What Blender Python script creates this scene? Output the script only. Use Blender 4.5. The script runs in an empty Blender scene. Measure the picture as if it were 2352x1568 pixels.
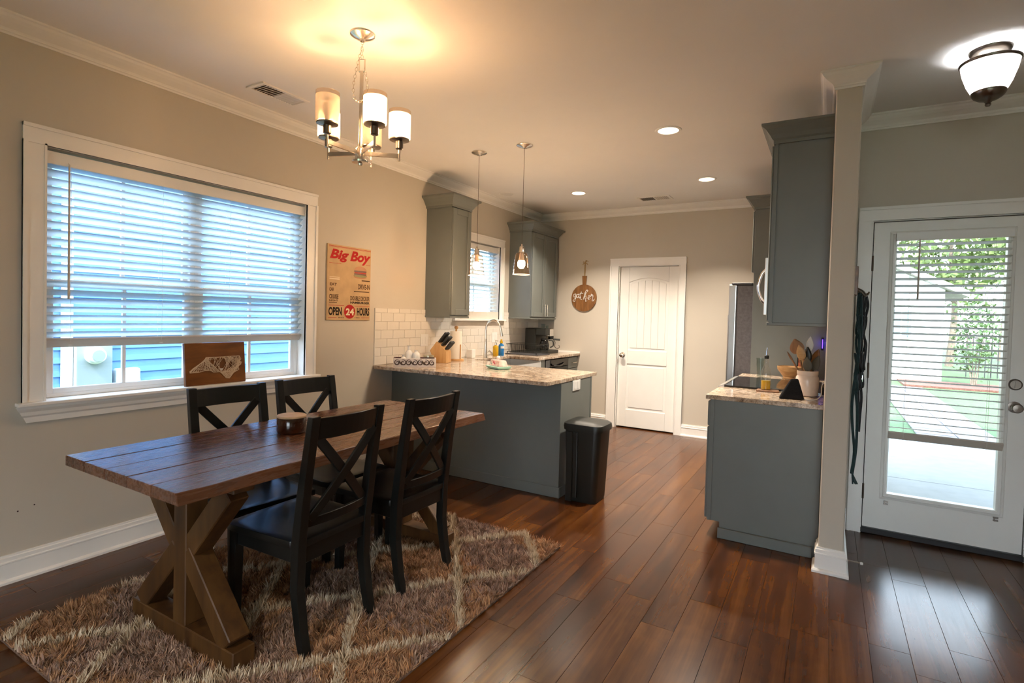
import bpy, bmesh, math, random
import numpy as np
from mathutils import Vector, Matrix

random.seed(7); rng = np.random.default_rng(7)
scn = bpy.context.scene
COL = scn.collection
PI = math.pi
# ------------------------------------------------------------------ camera
W_PX, H_PX = 2352.0, 1568.0
CAM = (3.4787, 0.0, 1.3938); YAW, PITCH, ROLL = [math.radians(a) for a in (-30.0424, -1.3999, 1.5423)]
F_PX, PP_X, PP_Y = 1230.8555, 14.13, -30.3545
fw = Vector((math.sin(YAW)*math.cos(PITCH), math.cos(YAW)*math.cos(PITCH), math.sin(PITCH)))
rt = Vector((math.cos(YAW), -math.sin(YAW), 0.0)); up = rt.cross(fw)
rt2 = math.cos(ROLL)*rt + math.sin(ROLL)*up; up2 = -math.sin(ROLL)*rt + math.cos(ROLL)*up
cam_d = bpy.data.cameras.new('camera'); cam = bpy.data.objects.new('camera', cam_d); COL.objects.link(cam)
M = Matrix.Identity(4)
for i in range(3):
    M[i][0] = rt2[i]; M[i][1] = up2[i]; M[i][2] = -fw[i]; M[i][3] = CAM[i]
cam.matrix_world = M
cam_d.sensor_fit = 'HORIZONTAL'; cam_d.sensor_width = 36.0
cam_d.lens = F_PX/W_PX*36.0; cam_d.shift_x = -PP_X/W_PX; cam_d.shift_y = PP_Y/W_PX
cam_d.clip_start = 0.05; cam_d.clip_end = 200
scn.camera = cam
# ------------------------------------------------------------------ colour management, sky, sun
scn.view_settings.view_transform = 'Standard'; scn.view_settings.look = 'None'
scn.view_settings.gamma = 1.0; scn.view_settings.use_curve_mapping = False
scn.view_settings.exposure = 1.25
scn.cycles.max_bounces = 6; scn.cycles.diffuse_bounces = 4; scn.cycles.transparent_max_bounces = 12
scn.cycles.glossy_bounces = 3; scn.cycles.transmission_bounces = 4
scn.cycles.sample_clamp_indirect = 6.0; scn.cycles.adaptive_threshold = 0.05; scn.cycles.caustics_reflective = False; scn.cycles.caustics_refractive = False
SKY_STRENGTH, SUN_STRENGTH = 4.8, 4.5
wd = bpy.data.worlds.new('sky'); scn.world = wd; wd.use_nodes = True
nt = wd.node_tree; nt.nodes.clear()
o_ = nt.nodes.new('ShaderNodeOutputWorld'); b_ = nt.nodes.new('ShaderNodeBackground')
g_ = nt.nodes.new('ShaderNodeTexCoord'); s_ = nt.nodes.new('ShaderNodeSeparateXYZ'); r_ = nt.nodes.new('ShaderNodeValToRGB')
r_.color_ramp.elements[0].position = 0.0; r_.color_ramp.elements[0].color = (0.92, 0.97, 1.0, 1)
r_.color_ramp.elements[1].position = 0.9; r_.color_ramp.elements[1].color = (0.52, 0.73, 1.0, 1)
nt.links.new(g_.outputs['Generated'], s_.inputs[0]); nt.links.new(s_.outputs['Z'], r_.inputs[0])
nt.links.new(r_.outputs[0], b_.inputs[0]); b_.inputs[1].default_value = SKY_STRENGTH
nt.links.new(b_.outputs[0], o_.inputs[0])
sun_d = bpy.data.lights.new('sun', 'SUN'); sun_d.energy = SUN_STRENGTH; sun_d.angle = 0.01; sun_d.color = (1.0, 0.95, 0.86)
sun = bpy.data.objects.new('sun', sun_d); COL.objects.link(sun)
sun.rotation_euler = Vector((-0.08, 0.60, -0.79)).to_track_quat('-Z', 'Y').to_euler()
sun.location = (10, -15, 25)

# ------------------------------------------------------------------ room constants (metres)
H = 2.77; YB = 6.554; XP0, XP1 = 3.472, 3.596; YP = 3.4476; YD = 4.2675
Y0 = -3.6; XR = 5.4
# ------------------------------------------------------------------ materials
MATS = {}
def nodes(m):
    m.use_nodes = True; t = m.node_tree; t.nodes.clear()
    return t, t.nodes.new, t.links.new
def rgba(c): return (c[0], c[1], c[2], 1.0)
def ramp(t, fac, stops, interp='LINEAR'):
    r = t.nodes.new('ShaderNodeValToRGB'); e = r.color_ramp.elements; r.color_ramp.interpolation = interp
    while len(e) < len(stops): e.new(0.5)
    for k, (p, c) in enumerate(stops): e[k].position = p; e[k].color = rgba(c)
    t.links.new(fac, r.inputs[0]); return r.outputs[0]
def coords(t, scale=(1, 1, 1), rnd=True):
    tc = t.nodes.new('ShaderNodeTexCoord'); mp = t.nodes.new('ShaderNodeMapping'); mp.inputs['Scale'].default_value = scale
    if rnd:
        oi = t.nodes.new('ShaderNodeObjectInfo'); vm = t.nodes.new('ShaderNodeVectorMath'); vm.operation = 'SCALE'
        cb = t.nodes.new('ShaderNodeCombineXYZ')
        for k in range(3): t.links.new(oi.outputs['Random'], cb.inputs[k])
        vm.inputs['Scale'].default_value = 37.0; t.links.new(cb.outputs[0], vm.inputs[0])
        ad = t.nodes.new('ShaderNodeVectorMath'); ad.operation = 'ADD'
        t.links.new(tc.outputs['Object'], ad.inputs[0]); t.links.new(vm.outputs[0], ad.inputs[1]); t.links.new(ad.outputs[0], mp.inputs[0])
    else:
        t.links.new(tc.outputs['Object'], mp.inputs[0])
    return mp.outputs[0]
def noise(t, vec, scale, detail=3.0, rough=0.55, dist=0.0):
    n = t.nodes.new('ShaderNodeTexNoise'); n.inputs['Scale'].default_value = scale; n.inputs['Detail'].default_value = detail
    n.inputs['Roughness'].default_value = rough; n.inputs['Distortion'].default_value = dist
    t.links.new(vec, n.inputs['Vector']); return n.outputs[0]
def bump(t, h, strength, dist=0.002):
    b = t.nodes.new('ShaderNodeBump'); b.inputs['Strength'].default_value = strength; b.inputs['Distance'].default_value = dist
    t.links.new(h, b.inputs['Height']); return b.outputs[0]
def pmat(name, col, rough=0.5, metal=0.0, vary=0.06, vscale=6.0, bmp=None, emit=None, coat=0.0, spec=0.5, aniso=0.0):
    m = bpy.data.materials.new(name); t, N, L = nodes(m)
    out = N('ShaderNodeOutputMaterial'); p = N('ShaderNodeBsdfPrincipled'); L(p.outputs[0], out.inputs[0])
    v = coords(t)
    c0 = [max(0, c*(1-vary)) for c in col]; c1 = [min(1, c*(1+vary)) for c in col]
    L(ramp(t, noise(t, v, vscale), [(0.3, c0), (0.7, c1)]), p.inputs['Base Color'])
    p.inputs['Roughness'].default_value = rough; p.inputs['Metallic'].default_value = metal
    p.inputs['Specular IOR Level'].default_value = spec; p.inputs['Coat Weight'].default_value = coat; p.inputs['Coat Roughness'].default_value = 0.1
    if bmp: L(bump(t, noise(t, v, bmp[0], 2.0), bmp[1], bmp[2] if len(bmp) > 2 else 0.001), p.inputs['Normal'])
    if emit: p.inputs['Emission Color'].default_value = rgba(emit[0]); p.inputs['Emission Strength'].default_value = emit[1]
    MATS[name] = m; return m
def wood(name, cols, axis=1, stretch=14.0, scale=1.6, rough=0.4, coat=0.0, spec=0.5, knots=0.0, bstr=0.15, tonevar=0.35, scratch=None):
    """long grain along `axis`; every object gets its own offset and tone"""
    m = bpy.data.materials.new(name); t, N, L = nodes(m)
    out = N('ShaderNodeOutputMaterial'); p = N('ShaderNodeBsdfPrincipled'); L(p.outputs[0], out.inputs[0])
    sc = [stretch]*3; sc[axis] = 1.0
    v = coords(t, sc)
    g1 = noise(t, v, scale, 4.0, 0.5, 0.5); g2 = noise(t, v, scale*6, 3.0, 0.6, 0.2)
    v2 = coords(t, (1, 1, 1)); blot = noise(t, v2, 3.2, 3.0, 0.6, 0.6)
    mx = N('ShaderNodeMath'); mx.operation = 'MULTIPLY_ADD'; L(g2, mx.inputs[0]); mx.inputs[1].default_value = 0.17; L(g1, mx.inputs[2])
    m2 = N('ShaderNodeMath'); m2.operation = 'MULTIPLY_ADD'; L(blot, m2.inputs[0]); m2.inputs[1].default_value = 0.45; L(mx.outputs[0], m2.inputs[2])
    oi = N('ShaderNodeObjectInfo'); m3 = N('ShaderNodeMath'); m3.operation = 'MULTIPLY_ADD'
    L(oi.outputs['Random'], m3.inputs[0]); m3.inputs[1].default_value = tonevar; L(m2.outputs[0], m3.inputs[2])
    lo, hi = 0.50, 1.06 + tonevar*0.5
    mr = N('ShaderNodeMapRange'); mr.inputs[1].default_value = lo; mr.inputs[2].default_value = hi; L(m3.outputs[0], mr.inputs[0])
    n = len(cols)
    L(ramp(t, mr.outputs[0], [(i/(n-1.0), c) for i, c in enumerate(cols)]), p.inputs['Base Color'])
    rr = N('ShaderNodeMapRange'); L(g2, rr.inputs[0]); rr.inputs[3].default_value = max(0.05, rough-0.02); rr.inputs[4].default_value = rough+0.05
    L(rr.outputs[0], p.inputs['Roughness'])
    p.inputs['Specular IOR Level'].default_value = spec; p.inputs['Coat Weight'].default_value = coat; p.inputs['Coat Roughness'].default_value = 0.2
    L(bump(t, g2, bstr, 0.0012), p.inputs['Normal'])
    MATS[name] = m; return m
def granite(name):
    m = bpy.data.materials.new(name); t, N, L = nodes(m)
    out = N('ShaderNodeOutputMaterial'); p = N('ShaderNodeBsdfPrincipled'); L(p.outputs[0], out.inputs[0])
    v = coords(t, rnd=False)
    a = noise(t, v, 26.0, 6.0, 0.7, 0.6); b = noise(t, v, 95.0, 4.0, 0.75); c = noise(t, v, 7.0, 3.0, 0.6, 1.0)
    base = ramp(t, a, [(0.30, (0.10, 0.085, 0.08)), (0.40, (0.36, 0.28, 0.215)), (0.50, (0.60, 0.50, 0.40)), (0.62, (0.74, 0.68, 0.60)), (0.8, (0.80, 0.77, 0.72))])
    spk = ramp(t, b, [(0.34, (0.10, 0.09, 0.09)), (0.44, (0.75, 0.70, 0.65)), (0.62, (1, 1, 1))])
    cl = ramp(t, c, [(0.35, (0.72, 0.62, 0.52)), (0.6, (1, 0.98, 0.95))])
    m1 = N('ShaderNodeMixRGB'); m1.blend_type = 'MULTIPLY'; m1.inputs[0].default_value = 0.85; L(base, m1.inputs[1]); L(spk, m1.inputs[2])
    m2 = N('ShaderNodeMixRGB'); m2.blend_type = 'MULTIPLY'; m2.inputs[0].default_value = 0.8; L(m1.outputs[0], m2.inputs[1]); L(cl, m2.inputs[2])
    L(m2.outputs[0], p.inputs['Base Color']); p.inputs['Roughness'].default_value = 0.12; p.inputs['Specular IOR Level'].default_value = 0.6
    MATS[name] = m; return m
def glass(name, tint=(1, 1, 1), ior=1.45, rough=0.0, haze=0.0):
    m = bpy.data.materials.new(name); t, N, L = nodes(m)
    out = N('ShaderNodeOutputMaterial'); mix = N('ShaderNodeMixShader'); tr = N('ShaderNodeBsdfTransparent'); gl = N('ShaderNodeBsdfGlossy'); lw = N('ShaderNodeLayerWeight'); lw.inputs[0].default_value = 0.5
    pw = N('ShaderNodeMath'); pw.operation = 'POWER'; L(lw.outputs['Facing'], pw.inputs[0]); pw.inputs[1].default_value = 4.0
    f0 = ((ior-1)/(ior+1))**2; fr = N('ShaderNodeMath'); fr.operation = 'MULTIPLY_ADD'; L(pw.outputs[0], fr.inputs[0]); fr.inputs[1].default_value = 0.8; fr.inputs[2].default_value = f0
    gl.inputs['Roughness'].default_value = rough
    L(ramp(t, noise(t, coords(t), 3.0), [(0.0, [c*0.985 for c in tint]), (1.0, tint)]), tr.inputs[0])
    L(fr.outputs[0], mix.inputs[0]); L(tr.outputs[0], mix.inputs[1]); L(gl.outputs[0], mix.inputs[2])
    if haze:
        df = N('ShaderNodeBsdfTranslucent'); mh = N('ShaderNodeMixShader'); mh.inputs[0].default_value = haze
        L(mix.outputs[0], mh.inputs[1]); L(df.outputs[0], mh.inputs[2]); L(mh.outputs[0], out.inputs[0])
    else: L(mix.outputs[0], out.inputs[0])
    MATS[name] = m; return m
def frosted(name, col, clear=0.45):
    m = bpy.data.materials.new(name); t, N, L = nodes(m)
    out = N('ShaderNodeOutputMaterial'); mix = N('ShaderNodeMixShader'); m2 = N('ShaderNodeMixShader'); tr = N('ShaderNodeBsdfTransparent'); tl = N('ShaderNodeBsdfTranslucent'); df = N('ShaderNodeBsdfDiffuse')
    c = ramp(t, noise(t, coords(t), 20.0), [(0.3, [x*0.96 for x in col]), (0.7, col)])
    L(c, tl.inputs[0]); L(c, df.inputs[0]); tr.inputs[0].default_value = (1, 0.97, 0.93, 1)
    m2.inputs[0].default_value = 0.35; L(tl.outputs[0], m2.inputs[1]); L(df.outputs[0], m2.inputs[2])
    mix.inputs[0].default_value = clear; L(m2.outputs[0], mix.inputs[1]); L(tr.outputs[0], mix.inputs[2]); L(mix.outputs[0], out.inputs[0])
    MATS[name] = m; return m
def slatmat(name, col, thru=0.3):
    m = bpy.data.materials.new(name); t, N, L = nodes(m)
    out = N('ShaderNodeOutputMaterial'); mix = N('ShaderNodeMixShader'); tl = N('ShaderNodeBsdfTranslucent'); p = N('ShaderNodeBsdfPrincipled')
    c = ramp(t, noise(t, coords(t, (1, 8, 8)), 8.0), [(0.3, [x*0.97 for x in col]), (0.7, col)])
    L(c, tl.inputs[0]); L(c, p.inputs['Base Color']); p.inputs['Roughness'].default_value = 0.4
    mix.inputs[0].default_value = thru; L(p.outputs[0], mix.inputs[1]); L(tl.outputs[0], mix.inputs[2]); L(mix.outputs[0], out.inputs[0])
    MATS[name] = m; return m
def emis(name, col, strength):
    m = bpy.data.materials.new(name); t, N, L = nodes(m)
    out = N('ShaderNodeOutputMaterial'); e = N('ShaderNodeEmission'); e.inputs[0].default_value = rgba(col); e.inputs[1].default_value = strength
    L(e.outputs[0], out.inputs[0]); MATS[name] = m; return m
def attrmat(name, attr, rough=0.9, sheen=0.0):
    m = bpy.data.materials.new(name); t, N, L = nodes(m)
    out = N('ShaderNodeOutputMaterial'); p = N('ShaderNodeBsdfPrincipled'); a = N('ShaderNodeAttribute'); a.attribute_name = attr
    L(a.outputs['Color'], p.inputs['Base Color']); p.inputs['Roughness'].default_value = rough; p.inputs['Specular IOR Level'].default_value = 0.15
    p.inputs['Sheen Weight'].default_value = sheen
    L(p.outputs[0], out.inputs[0]); MATS[name] = m; return m

pmat('paint_greige', (0.57, 0.525, 0.45), 0.75, vary=0.02, vscale=2, bmp=(160, 0.25, 0.0006), spec=0.3)
pmat('paint_ceiling', (0.88, 0.87, 0.85), 0.85, vary=0.015, vscale=2, bmp=(120, 0.2, 0.0006), spec=0.2)
pmat('trim_white', (0.88, 0.87, 0.84), 0.38, vary=0.015)
pmat('door_white', (0.85, 0.85, 0.82), 0.35, vary=0.015, bmp=(60, 0.05, 0.0004))
pmat('vinyl_white', (0.84, 0.85, 0.84), 0.35, vary=0.01)
pmat('cabinet_grey', (0.150, 0.165, 0.155), 0.42, vary=0.04, vscale=5, bmp=(70, 0.05, 0.0004))
pmat('chair_black', (0.008, 0.009, 0.0085), 0.30, vary=0.25, vscale=9, bmp=(40, 0.06, 0.0006), spec=0.45)
pmat('plastic_black', (0.010, 0.011, 0.009), 0.45, vary=0.15, vscale=8, bmp=(200, 0.1, 0.0004))
pmat('fabric_black', (0.012, 0.012, 0.013), 0.9, vary=0.3, vscale=150, bmp=(300, 0.4, 0.0006), spec=0.1)
pmat('gloss_black', (0.006, 0.006, 0.007), 0.05, vary=0.1, spec=0.6)
pmat('nickel', (0.74, 0.69, 0.62), 0.22, metal=1.0, vary=0.05, vscale=30)
pmat('nickel_dark', (0.22, 0.19, 0.165), 0.32, metal=1.0, vary=0.08, vscale=30)
pmat('chrome', (0.80, 0.80, 0.80), 0.10, metal=1.0, vary=0.02)
pmat('stainless', (0.62, 0.62, 0.61), 0.28, metal=1.0, vary=0.04, vscale=12)
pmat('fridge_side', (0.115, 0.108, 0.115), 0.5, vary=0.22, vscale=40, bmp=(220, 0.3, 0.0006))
pmat('fridge_gasket', (0.04, 0.04, 0.045), 0.6)
pmat('tile_white', (0.74, 0.70, 0.63), 0.14, vary=0.03, vscale=2, spec=0.6)
pmat('grout', (0.66, 0.61, 0.54), 0.9)
pmat('sill_shade', (0.02, 0.02, 0.022), 0.6)  # the door sill's own black
pmat('plastic_white', (0.80, 0.79, 0.76), 0.35, vary=0.01)
pmat('ceramic_white', (0.78, 0.76, 0.72), 0.18, vary=0.03)
pmat('ceramic_brown', (0.035, 0.010, 0.004), 0.15, vary=0.4, vscale=14, spec=0.6)
pmat('amber_liquid', (0.50, 0.30, 0.01), 0.08, vary=0.1)
pmat('blue_liquid', (0.02, 0.16, 0.42), 0.12, vary=0.1)
pmat('paper', (0.80, 0.76, 0.68), 0.9, vary=0.02, bmp=(60, 0.3, 0.001), spec=0.1)
pmat('mint', (0.36, 0.68, 0.60), 0.2, vary=0.02)
pmat('leash_teal', (0.006, 0.028, 0.030), 0.7, vary=0.3, vscale=60)
pmat('leash_black', (0.012, 0.013, 0.015), 0.7, vary=0.3, vscale=60)
pmat('void', (0.02, 0.018, 0.015), 0.9)  # near-black that paints the darkness behind the doors
pmat('vent_dark', (0.11, 0.085, 0.06), 0.7)
pmat('siding_blue', (0.12, 0.27, 0.55), 0.6, vary=0.04, vscale=3, bmp=(50, 0.1, 0.001))
pmat('meter_grey', (0.30, 0.35, 0.36), 0.5, vary=0.03)
pmat('concrete', (0.22, 0.23, 0.235), 0.85, vary=0.06, vscale=8, bmp=(80, 0.3, 0.001))
pmat('paver', (0.15, 0.13, 0.13), 0.85, vary=0.08, vscale=8, bmp=(60, 0.3, 0.002))
pmat('mulch', (0.15, 0.06, 0.04), 0.95, vary=0.35, vscale=25, bmp=(40, 0.8, 0.02))
pmat('lawn_green', (0.07, 0.12, 0.04), 0.95, vary=0.3, vscale=9, bmp=(70, 0.8, 0.02))
pmat('stucco_white', (0.80, 0.80, 0.78), 0.8, vary=0.02)
pmat('roof_shingle', (0.30, 0.28, 0.26), 0.9, vary=0.2, vscale=12)
pmat('bark', (0.20, 0.15, 0.11), 0.9, vary=0.3, vscale=12, bmp=(20, 0.6, 0.01))
pmat('leaf_green', (0.075, 0.13, 0.04), 0.6, vary=0.4, vscale=5)
pmat('leaf_lime', (0.13, 0.18, 0.05), 0.6, vary=0.35, vscale=5)
pmat('fence_dark', (0.03, 0.03, 0.03), 0.5)
pmat('window_dark', (0.10, 0.16, 0.20), 0.15)
pmat('print_red', (0.45, 0.02, 0.02), 0.65, spec=0.15, vary=0.06)
pmat('print_black', (0.02, 0.014, 0.01), 0.65, spec=0.15, vary=0.1)
pmat('print_brown', (0.11, 0.06, 0.028), 0.65, spec=0.15, vary=0.2)
pmat('print_bun', (0.44, 0.19, 0.07), 0.5, vary=0.1)
pmat('print_meat', (0.12, 0.035, 0.02), 0.5, vary=0.1)
pmat('print_lettuce', (0.20, 0.19, 0.06), 0.5, vary=0.1)
pmat('print_cream', (0.76, 0.62, 0.42), 0.5, vary=0.05)
pmat('sign_cream', (0.56, 0.38, 0.20), 0.6, spec=0.2, vary=0.12, vscale=7)
pmat('lettering_white', (0.72, 0.72, 0.70), 0.5, vary=0.05)
pmat('string_white', (0.66, 0.50, 0.34), 0.8, vary=0.1)
pmat('heart_white', (0.66, 0.60, 0.56), 0.8)
pmat('twine', (0.40, 0.26, 0.10), 0.9, vary=0.2, vscale=60)
pmat('carved_brown', (0.055, 0.03, 0.022), 0.6, vary=0.3, vscale=30)
pmat('carved_white', (0.66, 0.60, 0.56), 0.6, vary=0.05)
pmat('burgundy', (0.06, 0.008, 0.008), 0.6)
pmat('tin_lid', (0.55, 0.50, 0.36), 0.3, metal=0.9)
pmat('wax_grey', (0.42, 0.42, 0.40), 0.5)
pmat('crock_cream', (0.66, 0.56, 0.48), 0.25, vary=0.05, vscale=30)
pmat('silicone_black', (0.012, 0.013, 0.012), 0.4)
pmat('silicone_olive', (0.075, 0.07, 0.05), 0.5)
pmat('box_print', (0.50, 0.14, 0.06), 0.5, vary=0.8, vscale=14)
pmat('butter_floral', (0.70, 0.48, 0.42), 0.2, vary=0.3, vscale=20)
pmat('rose_red', (0.62, 0.10, 0.14), 0.3, vary=0.3, vscale=60)
pmat('leaf_print', (0.20, 0.42, 0.36), 0.3)
wood('floor_wood', [(0.013, 0.0040, 0.0015), (0.040, 0.0118, 0.0028), (0.078, 0.0245, 0.0045), (0.125, 0.046, 0.009)], axis=1, stretch=20, scale=0.85, rough=0.23, spec=0.36, bstr=0.006, tonevar=0.21)
wood('table_wood', [(0.055, 0.022, 0.011), (0.090, 0.036, 0.017), (0.135, 0.054, 0.025), (0.18, 0.080, 0.040)], axis=1, stretch=12, scale=1.2, rough=0.26, spec=0.5, coat=0.05, bstr=0.05, tonevar=0.22)
wood('trestle_wood', [(0.018, 0.0065, 0.0015), (0.044, 0.0165, 0.0035), (0.080, 0.033, 0.0070), (0.118, 0.054, 0.013)], axis=2, stretch=9, scale=2.0, rough=0.5, bstr=0.3, tonevar=0.2)
wood('board_wood', [(0.05, 0.014, 0.003), (0.11, 0.033, 0.006), (0.18, 0.060, 0.010), (0.25, 0.095, 0.02)], axis=1, stretch=4, scale=3.0, rough=0.35, bstr=0.2, tonevar=0.1)
wood('sign_wood', [(0.07, 0.025, 0.006), (0.15, 0.06, 0.014), (0.22, 0.095, 0.025), (0.27, 0.12, 0.04)], axis=2, stretch=7, scale=4.0, rough=0.45, tonevar=0.1)
wood('block_wood', [(0.40, 0.20, 0.07), (0.52, 0.28, 0.10), (0.60, 0.36, 0.15)], axis=2, stretch=8, scale=4.0, rough=0.4, tonevar=0.05)
wood('spoon_wood', [(0.10, 0.04, 0.015), (0.19, 0.09, 0.04), (0.27, 0.14, 0.06)], axis=2, stretch=8, scale=6.0, rough=0.5, tonevar=0.3)
wood('bowl_wood', [(0.24, 0.13, 0.05), (0.38, 0.22, 0.09), (0.46, 0.29, 0.13)], axis=0, stretch=6, scale=8.0, rough=0.45, tonevar=0.1)
wood('lid_wood', [(0.50, 0.32, 0.16), (0.62, 0.42, 0.24), (0.70, 0.50, 0.30)], axis=1, stretch=8, scale=6.0, rough=0.5, tonevar=0.05)
granite('granite')
glass('window_glass', (0.97, 0.99, 1.0), 1.35)
glass('clear_glass', (0.96, 0.96, 0.95), 1.5, 0.0)
glass('cup_glass', (0.86, 0.90, 0.89), 1.5)
glass('shade_clear', (1.0, 0.90, 0.80), 1.5, 0.02)
frosted('shade_frosted', (0.97, 0.90, 0.80), 0.58)
frosted('shade_alabaster', (0.90, 0.90, 0.89), 0.25)
slatmat("blind_slat", (0.82, 0.88, 0.90), 0.80)
slatmat('door_slat', (0.80, 0.79, 0.75), 0.22)
slatmat('blind_rail', (0.62, 0.56, 0.49), 0.02)
emis('bulb_warm', (1.0, 0.72, 0.42), 22.0)
emis('bulb_white', (1.0, 0.93, 0.86), 16.0)
emis('can_lens', (1.0, 0.80, 0.55), 4.0)
emis('night_light', (0.08, 0.03, 1.0), 3.0)
attrmat('rug_pile', 'tuft', 0.95, 0.15)
pmat('rug_back', (0.16, 0.10, 0.07), 0.95)

# ------------------------------------------------------------------ geometry helpers
class B:
    """collects shapes in world coordinates; build() links them as one mesh object"""
    def __init__(s): s.v = []; s.f = []; s.sm = []
    def _add(s, vs, fs, smooth=False):
        o = len(s.v); s.v += [tuple(p) for p in vs]; s.f += [tuple(i+o for i in f) for f in fs]; s.sm += [smooth]*len(fs); return s
    def box(s, x0, x1, y0, y1, z0, z1):
        vs = [(x, y, z) for z in (z0, z1) for y in (y0, y1) for x in (x0, x1)]
        return s._add(vs, [(0, 2, 3, 1), (4, 5, 7, 6), (0, 1, 5, 4), (2, 6, 7, 3), (0, 4, 6, 2), (1, 3, 7, 5)])
    def hexa(s, vs):   # 8 points, same order as box
        return s._add(vs, [(0, 2, 3, 1), (4, 5, 7, 6), (0, 1, 5, 4), (2, 6, 7, 3), (0, 4, 6, 2), (1, 3, 7, 5)])
    def bar(s, p0, p1, w, h, up=(0, 0, 1), w1=None, h1=None):
        p0, p1 = Vector(p0), Vector(p1); d = (p1-p0).normalized(); u = Vector(up)
        a = d.cross(u)
        if a.length < 1e-5: a = d.cross(Vector((1, 0, 0)))
        a.normalize(); b = a.cross(d).normalized(); w1 = w if w1 is None else w1; h1 = h if h1 is None else h1
        vs = []
        for p, ww, hh in ((p0, w, h), (p1, w1, h1)):
            for j in (-1, 1):
                for i in (-1, 1): vs.append(p + a*(i*ww/2) + b*(j*hh/2))
        return s.hexa(vs)
    def poly_bar(s, pts, w, h, up):   # swept rectangle through points: w across (side), h along up
        up = Vector(up).normalized(); pts = [Vector(p) for p in pts]; n = len(pts); vs = []; fs = []
        for i, p in enumerate(pts):
            d = (pts[min(i+1, n-1)]-pts[max(i-1, 0)]).normalized(); a = d.cross(up).normalized(); u = a.cross(d).normalized()
            for (k, l) in ((-1, -1), (1, -1), (1, 1), (-1, 1)): vs.append(p + a*(k*w/2) + u*(l*h/2))
        for i in range(n-1):
            for j in range(4):
                fs.append((i*4+j, i*4+(j+1) % 4, (i+1)*4+(j+1) % 4, (i+1)*4+j))
        fs += [(3, 2, 1, 0), tuple(4*(n-1)+j for j in range(4))]
        return s._add(vs, fs)
    def tube(s, pts, r, n=8, closed=False, caps=True):
        pts = [Vector(p) for p in pts]; m = len(pts); rs = r if isinstance(r, (list, tuple)) else [r]*m
        vs = []; fs = []; ref = None
        for i, p in enumerate(pts):
            if closed: d = (pts[(i+1) % m]-pts[i-1]).normalized()
            else: d = (pts[min(i+1, m-1)]-pts[max(i-1, 0)]).normalized()
            if ref is None:
                ref = Vector((0, 0, 1)) if abs(d.z) < 0.9 else Vector((1, 0, 0))
            a = (ref - d*ref.dot(d))
            if a.length < 1e-6: a = d.orthogonal()
            a.normalize(); ref = a; b = d.cross(a)
            for j in range(n):
                t = 2*PI*j/n; vs.append(p + (a*math.cos(t)+b*math.sin(t))*rs[i])
        rng_ = m if closed else m-1
        for i in range(rng_):
            for j in range(n):
                k = (i+1) % m; fs.append((i*n+j, i*n+(j+1) % n, k*n+(j+1) % n, k*n+j))
        s._add(vs, fs, True)
        if caps and not closed:
            o = len(s.v)-len(vs)
            s.f += [tuple(o+j for j in reversed(range(n))), tuple(o+(m-1)*n+j for j in range(n))]; s.sm += [False, False]
        return s
    def lathe(s, prof, c=(0, 0, 0), n=24, axis='z', caps=True, a0=0.0, a1=2*PI, mat=None):
        full = abs(a1-a0-2*PI) < 1e-6; vs = []; fs = []; m = len(prof); k = n if full else n+1
        for i in range(k):
            t = a0+(a1-a0)*i/n
            for (r, z) in prof:
                p = Vector((r*math.cos(t), r*math.sin(t), z))
                if axis == 'x': p = Vector((p.z, p.x, p.y))
                elif axis == '-x': p = Vector((-p.z, p.x, p.y))
                elif axis == 'y': p = Vector((p.x, p.z, p.y))
                elif axis == '-y': p = Vector((p.x, -p.z, p.y))
                if mat is not None: p = mat @ p
                vs.append(Vector(c)+p)
        for i in range(n):
            a = i*m; b_ = ((i+1) % k)*m
            for j in range(m-1): fs.append((a+j, b_+j, b_+j+1, a+j+1))
        s._add(vs, fs, True)
        if caps and full:
            o = len(s.v)-len(vs)
            if prof[0][0] > 1e-6: s.f.append(tuple(o+i*m for i in reversed(range(n)))); s.sm.append(False)
            if prof[-1][0] > 1e-6: s.f.append(tuple(o+i*m+m-1 for i in range(n))); s.sm.append(False)
        return s
    def prism(s, poly, fn, d0, d1):
        """poly: list of (u,v); fn(u,v,d) -> xyz; extruded d0..d1"""
        n = len(poly); vs = [fn(u, v, d0) for u, v in poly]+[fn(u, v, d1) for u, v in poly]
        fs = [tuple(reversed(range(n))), tuple(range(n, 2*n))]+[(i, (i+1) % n, n+(i+1) % n, n+i) for i in range(n)]
        return s._add(vs, fs)
    def sphere(s, c, r, n=16, sc=(1, 1, 1)):
        prof = [(max(1e-7, r*math.sin(PI*i/(n//2))), -r*math.cos(PI*i/(n//2))) for i in range(n//2+1)]
        vs0 = len(s.v); s.lathe(prof, (0, 0, 0), n, caps=False)
        for i in range(vs0, len(s.v)):
            p = s.v[i]; s.v[i] = (c[0]+p[0]*sc[0], c[1]+p[1]*sc[1], c[2]+p[2]*sc[2])
        return s
    def xform(s, m):
        s.v = [tuple(m @ Vector(p)) for p in s.v]; return s
    def mesh(s, name, mat, off=(0, 0, 0), bevel=0.0, seg=1, smooth_all=False, fix=True):
        me = bpy.data.meshes.new(name); o = Vector(off)
        me.from_pydata([Vector(p)-o for p in s.v], [], s.f)
        bm = bmesh.new(); bm.from_mesh(me)
        for f, sm in zip(bm.faces, s.sm): f.smooth = sm or smooth_all
        if fix:
            bmesh.ops.remove_doubles(bm, verts=bm.verts, dist=1e-6)
            bmesh.ops.recalc_face_normals(bm, faces=bm.faces)
        if bevel > 0:
            ed = [e for e in bm.edges if len(e.link_faces) == 2 and e.calc_face_angle(0) > 0.6]
            bmesh.ops.bevel(bm, geom=ed, offset=bevel, segments=seg, affect='EDGES', profile=0.6, clamp_overlap=True)
        bm.to_mesh(me); bm.free()
        me.materials.append(MATS[mat] if isinstance(mat, str) else mat)
        if any(s.sm) or smooth_all: me.set_sharp_from_angle(angle=0.7)
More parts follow.
